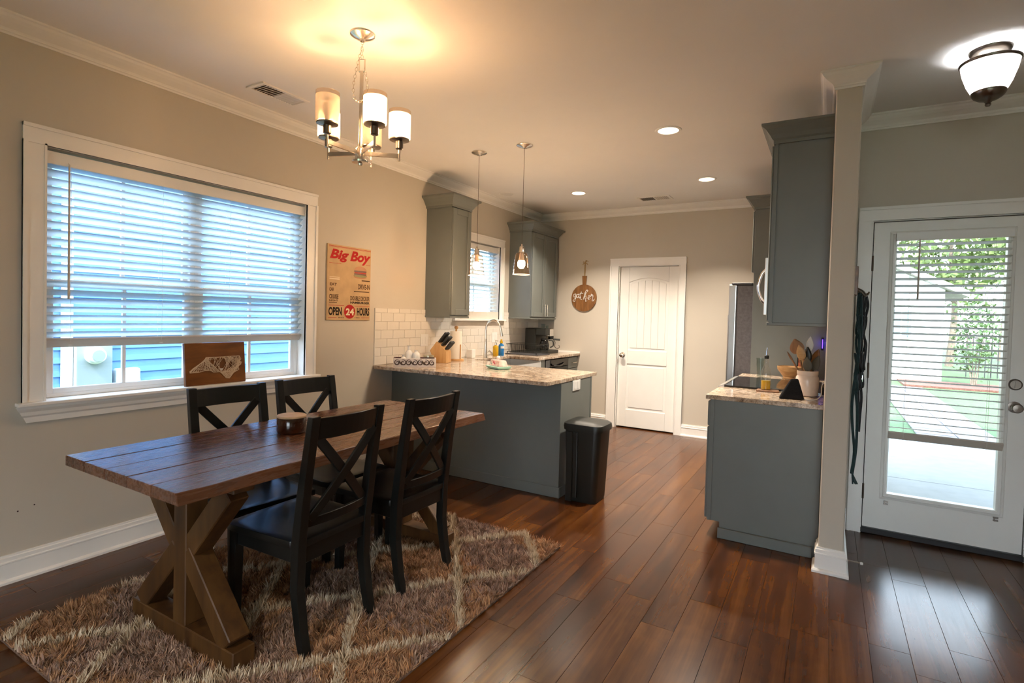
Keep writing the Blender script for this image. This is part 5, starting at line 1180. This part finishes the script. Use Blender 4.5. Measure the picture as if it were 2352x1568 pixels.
hu, hv = uvb((1220, 850)); hp = [(hu+0.026*(16*math.sin(a)**3)/16, hv+0.036*(13*math.cos(a)-5*math.cos(2*a)-2*math.cos(3*a)-math.cos(4*a))/16) for a in [2*PI*i/24 for i in range(24)]]
tbuild(B().prism(hp, lambda u, v, d: (d, (u-0.5)*AW, v*AH), 0.0105, 0.0155), 'string_heart', 'heart_white', sa)
# ---- round wooden sign on the back wall
gs = thing('round_wooden_sign', (0.683, YB, 1.644), 'round wooden board sign with white script hanging from twine beside the pantry door', 'sign')
GR = 0.177; gx, gz = 0.683, 1.644
nb = 5
for i in range(nb):   # vertical boards of the disc
    a0 = -GR+2*GR*i/nb+0.0006; a1 = -GR+2*GR*(i+1)/nb-0.0006; n = 10
    us = [a0+(a1-a0)*k_/n for k_ in range(n+1)]
    poly = [(gx+u, gz-math.sqrt(max(0, GR*GR-u*u))) for u in us]+[(gx+u, gz+math.sqrt(max(0, GR*GR-u*u))) for u in reversed(us)]
    B().prism(poly, fnY, YB-0.018, YB-0.002).build('board', 'sign_wood', gs)
B().prism([(gx-0.024, gz+GR-0.012), (gx+0.024, gz+GR-0.012), (gx+0.032, gz+0.290), (gx-0.032, gz+0.290)], fnY, YB-0.0185, YB-0.002).build('board_handle', 'sign_wood', gs, bevel=0.002)
b = B(); zt_ = 2.098
b.tube([(gx-0.005, YB-0.012, gz+0.28), (gx-0.002, YB-0.008, zt_)], 0.004, 6); b.tube([(gx+0.006, YB-0.012, gz+0.28), (gx+0.008, YB-0.008, zt_)], 0.004, 6)
for (ex, ez) in ((-0.035, -0.018), (0.045, 0.022), (0.038, -0.016), (-0.028, 0.012), (0.02, 0.03)):
    b.tube(smooth_path([(gx+0.003, YB-0.010, zt_), (gx+0.003+ex*0.6, YB-0.016, zt_+ez*0.9+0.010), (gx+0.003+ex, YB-0.010, zt_+ez)], 5), 0.004, 6)
b.build('twine', 'twine', gs, fix=False)
strokes = [[(432, 955), (400, 942), (372, 975), (385, 1008), (415, 990), (430, 955), (424, 1030), (408, 1092), (380, 1105), (368, 1080), (408, 1038), (448, 1005)],
           [(488, 948), (452, 962), (444, 1005), (468, 1022), (492, 985), (500, 948), (494, 1005), (506, 1030), (524, 1010)],
           [(548, 895), (536, 960), (532, 1030), (545, 1060), (572, 1048)], [(512, 945), (548, 936), (588, 930)],
           [(604, 1062), (622, 1000), (652, 930), (688, 885), (684, 862), (652, 878), (628, 930), (610, 1000), (604, 1062), (622, 1012), (650, 985), (658, 1010), (648, 1062), (652, 1096), (684, 1078)],
           [(694, 1040), (728, 1018), (742, 990), (722, 978), (702, 1005), (702, 1042), (722, 1058), (756, 1030)],
           [(760, 1000), (776, 940), (768, 985), (786, 968), (806, 962), (806, 1020), (794, 1078), (818, 1086), (846, 1042)]]
for st in strokes:
    pts = smooth_path([(gx+(x-605)/280*GR, YB-0.0195, gz-(y-1025)/280*GR) for x, y in st], 5); n = len(pts)
    B().tube(pts, [0.0042+0.0016*math.sin(i*0.9) for i in range(n)], 6).build('script_stroke', 'lettering_white', gs)
# ---- leash rack on the entry side of the partition
lr = thing('leash_rack', (XP1, 3.80, 1.555), 'narrow wooden hook rack mounted behind the pillar by the entry door', 'rack')
B().box(XP1+0.0005, XP1+0.020, 3.585, 4.02, 1.560, 1.722).build('board', 'board_wood', lr, bevel=0.002)
for yy in (3.64, 3.80, 3.95): B().tube(smooth_path([(XP1+0.018, yy, 1.60), (XP1+0.045, yy, 1.585), (XP1+0.066, yy, 1.560), (XP1+0.078, yy, 1.580)], 4), 0.005, 8).build('hook', 'nickel_dark', lr)
def leash(name, y, mat, label, x_off, zb, clip):
    t = thing(name, (XP1+0.055, y, zb), label, 'leash', 'dog leashes on the rack')
    X_ = XP1+x_off; rr2 = random.Random(int(y*1000))
    for s_ in (-1, 1):
        pts = [(X_+0.004*s_, y+0.01*s_, 1.575)]
        for k_ in range(1, 9):
            f = k_/8; pts.append((X_+0.006*s_+rr2.uniform(-0.008, 0.010)+0.006*math.sin(f*9+s_), y+0.022*s_*(1-abs(2*f-1))+rr2.uniform(-0.006, 0.006), 1.575+(zb+0.06-1.575)*f))
        B().poly_bar(smooth_path(pts, 4), 0.014, 0.003, (0.3, 1, 0.1)).build('strap', mat, t)
    if clip:
        q_ = Vector((X_, y, zb+0.04))
        B().tube([q_+Vector((0, 0.008*math.cos(a), -0.028+0.026*math.sin(a))) for a in [2*PI*i/12 for i in range(12)]], 0.0032, 6, closed=True).build('clip', 'chrome', t)
    else:
        for k_ in range(6): B().tube([(X_+rr2.uniform(-0.006, 0.006), y+rr2.uniform(-0.008, 0.008), zb+0.07), (X_+0.01+rr2.uniform(-0.012, 0.018), y+rr2.uniform(-0.012, 0.012), zb+rr2.uniform(0, 0.02))], 0.004, 6).build('tassel', mat, t)
    b = B()
    for k_ in range(5):  # bundled loops near the hook
        zc = 1.50-0.11*k_; w = 0.018+0.006*(k_ % 2)
        b.tube([(X_+w*0.45*math.cos(a), y+w*math.sin(a), zc+0.055*math.cos(a*1.0+k_)) for a in [2*PI*i/14 for i in range(14)]], 0.006, 6, closed=True)
    b.build('looped_strap', mat, t)
leash('dog_leash', 3.64, 'leash_teal', 'dark teal rope leash with a frayed end hanging lowest behind the pillar', 0.032, 0.470, False)
leash('dog_leash', 3.80, 'leash_black', 'black strap leash with a metal clip hanging between the other leashes', 0.052, 0.690, True)
leash('dog_leash', 3.95, 'leash_black', 'short black leash hanging nearest the entry door', 0.075, 1.040, True)
# ---- spring door stop
dst = thing('door_stop', (XP1+0.014, 3.535, 0.062), 'small spring door stop on the pillar baseboard', 'door stop')
b = B(); b.tube([(XP1+0.015+0.0009*i, 3.535+0.005*math.cos(i*0.9), 0.062+0.005*math.sin(i*0.9)) for i in range(76)], 0.0014, 5); b.build('spring', 'nickel', dst)
B().lathe([(0.006, 0), (0.008, 0.004), (0.007, 0.014), (0.0001, 0.015)], (XP1+0.083, 3.535, 0.062), 10, 'x').build('tip', 'plastic_white', dst)
# ---- two small scuffs on the wall paint
for (yy, zz) in ((1.06, 0.345), (1.125, 0.36)):
    B().lathe([(0.004, 0.0002), (0.002, 0.0006), (0.0001, 0.0006)], (0.0, yy, zz), 8, 'x').build('scuff', 'carved_brown', wall_left)

# ================================================================== CEILING FIXTURES
def register(name, x0, x1, y0, y1, label, along):
    t = thing(name, ((x0+x1)/2, (y0+y1)/2, H), label, 'vent', 'ceiling air registers')
    z1 = H-0.0005; z0 = H-0.008; f = 0.020
    B().box(x0, x1, y0, y0+f, z0, z1).box(x0, x1, y1-f, y1, z0, z1).box(x0, x0+f, y0+f, y1-f, z0, z1).box(x1-f, x1, y0+f, y1-f, z0, z1).build('frame', 'trim_white', t, fix=False)
    B().box(x0+f, x1-f, y0+f, y1-f, H-0.002, z1).build('backing', 'vent_dark', t)
    for half in (0, 1):
        for i in range(8):
            if along == 'y':   # long side in y: slats run in x
                L0 = y0+f+(y1-y0-2*f)*half/2; L = (y1-y0-2*f)/2; yy = L0+L*(i+0.5)/8; dd = -0.005 if half else 0.006
                B().hexa([(x0+f, yy-0.001-dd, z0), (x1-f, yy-0.001-dd, z0), (x0+f, yy+0.001-dd, z0), (x1-f, yy+0.001-dd, z0), (x0+f, yy-0.001+dd, z1-0.002), (x1-f, yy-0.001+dd, z1-0.002), (x0+f, yy+0.001+dd, z1-0.002), (x1-f, yy+0.001+dd, z1-0.002)]).build('louver', 'trim_white', t)
            else:
                L0 = x0+f+(x1-x0-2*f)*half/2; L = (x1-x0-2*f)/2; xx = L0+L*(i+0.5)/8; dd = 0.004 if half else -0.004
                B().hexa([(xx-0.001-dd, y0+f, z0), (xx+0.001-dd, y0+f, z0), (xx-0.001-dd, y1-f, z0), (xx+0.001-dd, y1-f, z0), (xx-0.001+dd, y0+f, z1-0.002), (xx+0.001+dd, y0+f, z1-0.002), (xx-0.001+dd, y1-f, z1-0.002), (xx+0.001+dd, y1-f, z1-0.002)]).build('louver', 'trim_white', t)
    if along == 'x': B().box((x0+x1)/2-0.006, (x0+x1)/2+0.006, y0+f, y1-f, z0, z1).build('divider', 'trim_white', t)
register('air_register', 0.285, 0.458, 2.052, 2.390, 'white ceiling air register near the dining window wall', 'y')
register('air_register', 1.537, 1.900, 5.985, 6.180, 'white ceiling air register above the pantry door', 'x')
CAN_W, CAN_COL = 17.0, (1.0, 0.86, 0.70)
def can_light(x, y, label, lit=True, power=None):
    t = thing('recessed_light', (x, y, H), label, 'light', 'recessed ceiling lights')
    B().lathe([(0.072, -0.002), (0.074, -0.006), (0.092, -0.005), (0.094, -0.0005), (0.072, -0.0005)], (x, y, H), 32, caps=False).build('trim_ring', 'trim_white', t)
    B().lathe([(0.0001, -0.0015), (0.072, -0.0015), (0.072, -0.003), (0.0001, -0.003)], (x, y, H), 28).build('lens', 'can_lens' if lit else 'plastic_white', t)
    if lit:
        d = bpy.data.lights.new('can_lamp', 'AREA'); d.shape = 'DISK'; d.size = 0.13; d.energy = power or CAN_W; d.color = CAN_COL; d.spread = math.radians(112)
        o = bpy.data.objects.new('can_lamp', d); COL.objects.link(o); o.parent = t; o.location = (0, 0, -0.008)
can_light(2.419, 3.941, 'lit recessed ceiling light nearest the camera over the open floor')
can_light(2.401, 5.457, 'lit recessed ceiling light over the walkway by the refrigerator')
can_light(1.023, 5.508, 'lit recessed ceiling light over the kitchen near the pantry door')
can_light(0.255, 5.224, 'unlit recessed ceiling light above the sink window', False)
for (x, y, lb) in ((2.4, -0.9, 'lit recessed living room ceiling light behind the camera'), (4.2, -0.9, 'lit recessed living room ceiling light on the entry side')): can_light(x, y, lb, power=16.0)  # unseen cans added behind the camera as warm fill
# ---- pendants
PEND_W = 28.0; WARM = (1.0, 0.78, 0.54)
def pendant(x, y, label):
    t = thing('pendant_light', (x, y, H), label, 'light', 'pendant lights over the peninsula')
    c = (x, y, 0)
    B().lathe([(0.0001, H-0.026), (0.020, H-0.025), (0.030, H-0.016), (0.060, H-0.010), (0.066, H-0.006), (0.066, H-0.0005), (0.0001, H-0.0005)], c, 28).build('canopy', 'nickel', t)
    B().tube([(x, y, 1.965), (x, y, H-0.024)], 0.0022, 6).build('cord', 'nickel_dark', t)
    B().lathe([(0.006, 1.972), (0.008, 1.955), (0.020, 1.948), (0.022, 1.915), (0.024, 1.912), (0.024, 1.902), (0.0001, 1.902)], c, 20).build('socket', 'nickel', t)
    sh = B().lathe([(0.022, 1.905), (0.042, 1.900), (0.050, 1.888), (0.055, 1.86), (0.062, 1.79), (0.0695, 1.724), (0.0680, 1.724), (0.0605, 1.79), (0.0535, 1.86), (0.048, 1.886), (0.041, 1.897), (0.022, 1.902)], c, 32, caps=False).build('glass_shade', 'shade_clear', t)
    B().tube([(x+0.0688*math.cos(a), y+0.0688*math.sin(a), 1.7245) for a in [2*PI*i/32 for i in range(32)]], 0.0016, 5, closed=True).build('shade_rim', 'shade_frosted', t)
    B().lathe([(0.024, 1.838), (0.030, 1.826), (0.032, 1.812), (0.029, 1.797), (0.018, 1.786), (0.0001, 1.783)], c, 20, caps=False).build('bulb', 'bulb_white', t)
    B().lathe([(0.015, 1.903), (0.017, 1.872), (0.024, 1.838), (0.0001, 1.838)], c, 18).build('bulb_collar', 'plastic_white', t)
    point_light('pendant_bulb', (x, y, 1.80), PEND_W, WARM, 0.034, t)
pendant(0.854, 3.798, 'clear glass pendant light in front of the sink window')
pendant(1.301, 3.790, 'clear glass pendant light in front of the two door wall cabinet')
# ---- chandelier
CX, CY_ = 1.424, 1.930
cl = thing('chandelier', (CX, CY_, H), 'five arm nickel chandelier with glass cylinder shades over the table', 'chandelier')
c = (CX, CY_, 0)
B().lathe([(0.0001, H-0.040), (0.012, H-0.038), (0.014, H-0.028), (0.040, H-0.020), (0.060, H-0.008), (0.062, H-0.0005), (0.0001, H-0.0005)], c, 32).build('canopy', 'nickel', cl)
B().tube([(CX, CY_, 2.16), (CX, CY_, 2.585)], 0.0095, 12).build('stem', 'nickel', cl)
rv = Vector((0.866, 0.5, 0))
def cpt(a, z, fwd=0.0): return (CX+rv.x*a-0.5*fwd, CY_+rv.y*a+0.866*fwd, z)
B().tube([cpt(-0.014, 2.585), cpt(-0.014, 2.645), cpt(0.014, 2.645), cpt(0.014, 2.585)], 0.0035, 8).tube([cpt(-0.014, 2.585), cpt(0.014, 2.585)], 0.0045, 8).build('hanging_loop', 'nickel', cl, fix=False)
b = B()
def chain(b, path, ln_=0.020):
    pts = smooth_path(path, 12); acc = [pts[0]]; d = 0
    for p, q_ in zip(pts, pts[1:]):
        d += (q_-p).length
        if d >= ln_*0.72: acc.append(q_); d = 0
    for i, (p, q_) in enumerate(zip(acc, acc[1:])):
        ax = (q_-p).normalized(); sd = ax.orthogonal().normalized()
        if i % 2: sd = ax.cross(sd)
        m_ = (p+q_)/2; b.tube([m_+ax*(ln_*0.52*math.sin(a))+sd*(0.0058*math.cos(a)) for a in [2*PI*k_/12 for k_ in range(12)]], 0.0014, 5, closed=True)
chain(b, [cpt(0, H-0.036), cpt(0.0, 2.70), cpt(0.0, 2.645)])
chain(b, [cpt(0, 2.705), cpt(-0.022, 2.62), cpt(-0.040, 2.52), cpt(-0.036, 2.455), cpt(-0.004, 2.432, -0.012), cpt(0.030, 2.465, -0.012), cpt(0.026, 2.54), cpt(0.012, 2.60)])
b.build('chain', 'nickel', cl, fix=False)
B().lathe([(0.0001, 2.118), (0.010, 2.120), (0.012, 2.130), (0.040, 2.134), (0.042, 2.142), (0.024, 2.148), (0.024, 2.200), (0.016, 2.210), (0.0001, 2.210)], c, 24).build('hub', 'nickel', cl)
CH_W = 28.0
for k_, ang_ in enumerate((-24, 48, 120, 192, 264)):
    a = math.radians(ang_); ux, uy = math.cos(a), math.sin(a); R_ = 0.190; sx_, sy_ = CX+R_*ux, CY_+R_*uy
    arm = B().bar((CX+0.02*ux, CY_+0.02*uy, 2.182), (sx_, sy_, 2.188), 0.008, 0.022).build('arm', 'nickel', cl, bevel=0.001)
    B().tube([(sx_, sy_, 2.162), (sx_, sy_, 2.225)], 0.006, 10).build('finial_rod', 'nickel', arm)
    B().lathe([(0.014, 2.222), (0.019, 2.226), (0.019, 2.262), (0.030, 2.266), (0.050, 2.268), (0.050, 2.274), (0.0001, 2.274)], (sx_, sy_, 0), 24).build('cup', 'nickel_dark', arm)
    lit = k_ in (0, 1, 3)
    B().lathe([(0.052, 2.275), (0.0545, 2.278), (0.0545, 2.398), (0.0530, 2.398), (0.0530, 2.278)], (sx_, sy_, 0), 32, caps=False).build('shade', 'shade_frosted', cl, fix=False)
    B().lathe([(0.0545, 2.398), (0.0545, 2.417), (0.0530, 2.417), (0.0530, 2.398)], (sx_, sy_, 0), 32, caps=False).build('clear_shade_band', 'shade_clear', cl, fix=False)
    B().lathe([(0.010, 2.275), (0.011, 2.305), (0.022, 2.325), (0.025, 2.345), (0.020, 2.365), (0.0001, 2.372)], (sx_, sy_, 0), 16, caps=False).build('bulb', 'bulb_warm' if lit else 'plastic_white', cl)
    if lit: point_light('chandelier_bulb', (sx_, sy_, 2.325), CH_W, (1.0, 0.57, 0.28), 0.026, cl)
# ---- entry ceiling light
EX, EY = 4.126, 3.484
el = thing('ceiling_light', (EX, EY, H), 'white glass bowl ceiling light with bronze finial near the entry door', 'light'); c = (EX, EY, 0)
B().lathe([(0.0001, 2.730), (0.040, 2.731), (0.048, 2.738), (0.070, 2.744), (0.082, 2.756), (0.086, H-0.0005), (0.0001, H-0.0005)], c, 32).build('canopy', 'nickel_dark', el)
B().tube([(EX, EY, 2.50), (EX, EY, 2.735)], 0.006, 10).build('rod', 'nickel_dark', el)
B().lathe([(0.119, 2.700), (0.122, 2.704), (0.122, 2.712), (0.117, 2.712), (0.116, 2.700)], c, 40, caps=False).build('rim', 'nickel_dark', el, fix=False)
B().lathe([(0.117, 2.703), (0.108, 2.66), (0.090, 2.605), (0.068, 2.560), (0.066, 2.562), (0.088, 2.608), (0.106, 2.662), (0.115, 2.703)], c, 40, caps=False).build('glass_bowl', 'shade_alabaster', el, fix=False)
B().lathe([(0.070, 2.566), (0.070, 2.556), (0.060, 2.540), (0.040, 2.526), (0.018, 2.518), (0.010, 2.508), (0.013, 2.502), (0.009, 2.494), (0.0001, 2.492)], c, 28).build('finial_cap', 'nickel_dark', el)
for sgn in (-1, 1):
    bx_, by_ = EX+0.045*sgn*0.866, EY+0.045*sgn*0.5
    B().sphere((bx_, by_, 2.632), 0.020, 14, (1, 1, 1.3)).build('bulb', 'bulb_white', el)
    point_light("entry_bulb", (bx_, by_, 2.632), 7.0, (0.95, 0.98, 1.0), 0.024, el)

# ================================================================== OUTSIDE
B().box(-25, 40, -30, 60, -0.40, -0.15).build('lawn', 'lawn_green', kind='structure', label='sunlit green lawn beyond the porch', origin=(0, 0, 0))
porch = thing('porch_slab', (4.8, 6.4, -0.15), 'pale concrete porch slab outside the entry door', None, None, 'structure')
B().box(XP1+0.01, 8.5, YD+0.132, 6.104, -0.16, -0.03).build('slab_section', 'concrete', porch, bevel=0.004); B().box(XP1+0.01, 8.5, 6.112, 8.50, -0.16, -0.03).build('slab_section', 'concrete', porch, bevel=0.004)
walk = thing('walkway', (5.08, 12.5, -0.15), 'paver walkway crossing the lawn', None, None, 'structure')
pvm = B().box(0.004, 0.466, 0.004, 0.466, -0.02, 0.0).mesh('paver', 'paver', bevel=0.005)
for j in range(17):
    for i in range(2):
        o = bpy.data.objects.new('paver', pvm); COL.objects.link(o); o.parent = walk; o.location = (4.61+0.47*i-5.08, 8.52+0.47*j-12.5, 0.024+random.uniform(-0.003, 0.003))
B().box(5.2, 14.0, 16.75, 18.40, -0.16, -0.10).build('mulch_bed', 'mulch', kind='structure', label='reddish mulch bed along the white outbuilding')
prf = thing('porch_roof', (5.5, 6.4, 2.72), 'flat roof over the porch outside the entry door', None, None, 'structure')
B().box(XP1+0.01, 8.5, YD+0.135, 8.5, 2.72, 2.88).build('roof_panel', 'stucco_white', prf)
for x in (3.70, 8.35): B().box(x-0.07, x+0.07, 8.28, 8.42, -0.03, 2.72).build('post', 'stucco_white', prf)
# white outbuilding with a gable
ob_ = thing('outbuilding', (2.7, 18.45, -0.15), 'bright white gabled building across the lawn', 'building')
gab = [(-0.8, -0.15), (6.2, -0.15), (6.2, 2.40), (2.7, 4.15), (-0.8, 2.40)]
B().prism(gab, fnY, 18.45, 24.0).build('wall', 'stucco_white', ob_)
for sgn in (-1, 1):
    e = (2.7+sgn*3.95, 2.18); r_ = (2.7, 4.16)
    B().prism([e, r_, (r_[0], r_[1]+0.14), (e[0], e[1]+0.14)], fnY, 18.05, 24.2).build('roof_slope', 'roof_shingle', ob_)
    B().prism([e, r_, (r_[0], r_[1]+0.16), (e[0], e[1]+0.16)], fnY, 18.02, 18.05).build('rake_board', 'stucco_white', ob_)
wf = B().box(4.98, 5.52, 18.42, 18.45, 1.02, 1.88).build('window', 'stucco_white', ob_)
for a0, a1, z0, z1 in ((5.02, 5.23, 1.07, 1.42), (5.27, 5.48, 1.07, 1.42), (5.02, 5.23, 1.46, 1.83), (5.27, 5.48, 1.46, 1.83)): B().box(a0, a1, 18.405, 18.42, z0, z1).build('pane', 'window_dark', wf)
def leafy(name, parent, cx, cy, cz, rx, ry, rz, n, size, mat):
    d = rng.normal(0, 1, (n, 3)); d /= np.linalg.norm(d, axis=1)[:, None]; r = rng.uniform(0.45, 1.0, n)[:, None]
    pc = d*r*np.array([rx, ry, rz])*(1+0.18*np.sin(7*d[:, :1]+3*d[:, 1:2]))+np.array([cx, cy, cz])-np.array(wloc(parent))
    u = rng.normal(0, 1, (n, 3)); u /= np.linalg.norm(u, axis=1)[:, None]; v_ = np.cross(u, rng.normal(0, 1, (n, 3))); v_ /= np.linalg.norm(v_, axis=1)[:, None]
    s_ = rng.uniform(0.6, 1.3, n)[:, None]*size
    Q = np.stack([pc-u*s_, pc+v_*s_*0.5, pc+u*s_, pc-v_*s_*0.5], 1).reshape(-1, 3)
    me = bpy.data.meshes.new(name); me.from_pydata(Q.tolist(), [], [tuple(range(4*i, 4*i+4)) for i in range(n)]); me.materials.append(MATS[mat])
    o = bpy.data.objects.new(name, me); COL.objects.link(o); o.parent = parent; o['kind'] = 'stuff'; return o
def tree(x, y, h, r, mat, label, n=2200):
    t = thing('tree', (x, y, -0.15), label, 'tree', 'trees beyond the lawn')
    B().tube(smooth_path([(x, y, -0.15), (x+0.1, y, h*0.3), (x-0.08, y+0.1, h*0.6), (x, y, h*0.85)], 4), [0.14*(1-i/14.0) for i in range(13)], 8).build('trunk', 'bark', t)
    leafy('crown', t, x, y, h*0.66, r, r, h*0.40, n, 0.16, mat)
def shrub(x, y, h, r, mat, label):
    t = thing('shrub', (x, y, -0.10), label, 'shrub', 'shrubs in the mulch bed')
    for k_ in range(4): B().tube([(x+0.03*k_-0.05, y, -0.10), (x+0.12*(k_-1.5), y+0.05, h*0.6)], [0.018, 0.008], 6).build('stem', 'bark', t)
    leafy('foliage', t, x, y, h*0.58, r, r, h*0.5, 900, 0.06, mat)
shrub(6.75, 17.7, 2.1, 0.55, 'leaf_green', 'tall green shrub at the corner of the white building'); shrub(7.95, 17.8, 1.3, 0.45, 'leaf_lime', 'low yellow green shrub beside the tall shrub'); shrub(9.2, 17.8, 0.9, 0.5, 'leaf_green', 'small rounded shrub farthest along the mulch bed')
for (x, y, h, r, mm, lb) in ((7.6, 26.5, 7.0, 2.0, 'leaf_lime', 'yellow green tree just behind the white building'), (12.2, 26, 8.5, 2.0, 'leaf_green', 'tall green tree right of the yellow green tree'), (3.2, 29, 9.5, 2.2, 'leaf_green', 'big green tree rising over the white roof'), (17.0, 27, 9.0, 2.4, 'leaf_lime', 'broad pale tree at the far end of the fence'), (10.5, 33, 10.0, 2.6, 'leaf_lime', 'distant pale tree between the nearer trees')):
    tree(x, y, h, r, mm, lb)
fn = thing('yard_fence', (10, 21.5, -0.15), 'thin dark metal fence behind the mulch bed', 'fence')
for z in (0.15, 1.05): B().box(7.2, 15, 21.48, 21.52, z, z+0.04).build('rail', 'fence_dark', fn)
pk = None
for i in range(52):
    x = 7.25+0.15*i
    if pk is None: pk = B().box(x-0.011, x+0.011, 21.489, 21.511, -0.15, 1.20).build('picket', 'fence_dark', fn); x_first = x
    else: inst(pk, fn, (x-x_first, 0, 0))
# neighbouring house with lap siding, seen through the dining window
nh = thing('neighbor_house', (-3.3, 2.3, -0.15), 'pale blue lap sided house wall outside the dining window', 'building')
B().box(-3.6, -3.22, -4.0, 8.6, -0.15, 3.45).build('wall', 'siding_blue', nh)
B().hexa([(-3.05, -4.3, 3.42), (-2.98, -4.3, 3.42), (-3.05, 8.9, 3.42), (-2.98, 8.9, 3.42), (-3.05, -4.3, 3.60), (-2.98, -4.3, 3.60), (-3.05, 8.9, 3.60), (-2.98, 8.9, 3.60)]).build('fascia', 'vinyl_white', nh)
B().hexa([(-8.0, -4.3, 5.5), (-3.0, -4.3, 3.50), (-8.0, 8.9, 5.5), (-3.0, 8.9, 3.50), (-8.0, -4.3, 5.62), (-3.0, -4.3, 3.62), (-8.0, 8.9, 5.62), (-3.0, 8.9, 3.62)]).build('roof_slope', 'roof_shingle', nh)
bd_ = None; zz = -0.02; LP = 0.134
while zz < 3.3:
    if bd_ is None:
        bd_ = B().hexa([(-3.22, -4, zz), (-3.190, -4, zz), (-3.22, 8.6, zz), (-3.190, 8.6, zz), (-3.22, -4, zz+LP+0.012), (-3.208, -4, zz+LP+0.012), (-3.22, 8.6, zz+LP+0.012), (-3.208, 8.6, zz+LP+0.012)]).build('siding_board', 'siding_blue', nh); z_f = zz
    else: inst(bd_, nh, (0, 0, zz-z_f))
    zz += LP
mt = thing('electric_meter', (-3.19, 2.55, 0.10), 'grey electric meter box with a round glass dial on the blue siding', 'meter')
B().box(-3.188, -3.13, 2.352, 2.440, -0.1, 2.6).build('conduit_board', 'vinyl_white', mt, bevel=0.01, seg=2)
B().box(-3.188, -3.07, 2.442, 2.760, 0.30, 1.02).build('meter_box', 'meter_grey', mt, bevel=0.008, seg=2)
B().lathe([(0.092, 0), (0.092, 0.020), (0.078, 0.026), (0.076, 0.075), (0.060, 0.088), (0.0001, 0.090)], (-3.07, 2.600, 0.862), 28, 'x').build('meter_dial', 'vinyl_white', mt)
B().lathe([(0.060, 0), (0.058, 0.004), (0.0001, 0.005)], (-2.981, 2.600, 0.862), 24, 'x').build('dial_face', 'meter_grey', mt)
ub = thing('utility_box', (-3.15, 2.91, 0.40), 'small rounded white utility box beside the electric meter', 'utility box')
B().box(-3.188, -3.06, 2.800, 3.030, 0.40, 0.705).build('cover', 'vinyl_white', ub, bevel=0.035, seg=4)
B().lathe([(0.03, 0), (0.028, 0.03), (0.0001, 0.034)], (-3.188, 3.045, 0.56), 12, 'x').build('knockout', 'meter_grey', ub)
fa = thing('hose_bib', (-3.15, 3.28, 0.50), 'small white pipe fitting low on the blue siding', 'pipe fitting')
B().tube([(-3.19, 3.24, 0.515), (-3.12, 3.24, 0.515), (-3.12, 3.36, 0.515)], 0.022, 10).build('pipe', 'vinyl_white', fa)
# unlabelled structure reads better with a word on what it is
for o in scn.objects:
    if o.get('kind') == 'structure' and not o.parent and not o.get('label'):
        o['label'] = {'wall': 'plain greige painted room wall', 'floo': 'dark brown wood plank floor', 'ceil': 'smooth off white painted ceiling', 'trim': 'white crown moulding along the ceiling', 'base': 'tall white moulded baseboard along the wall'}.get(o.name[:4], 'unseen white framed window added behind the camera for daylight fill')
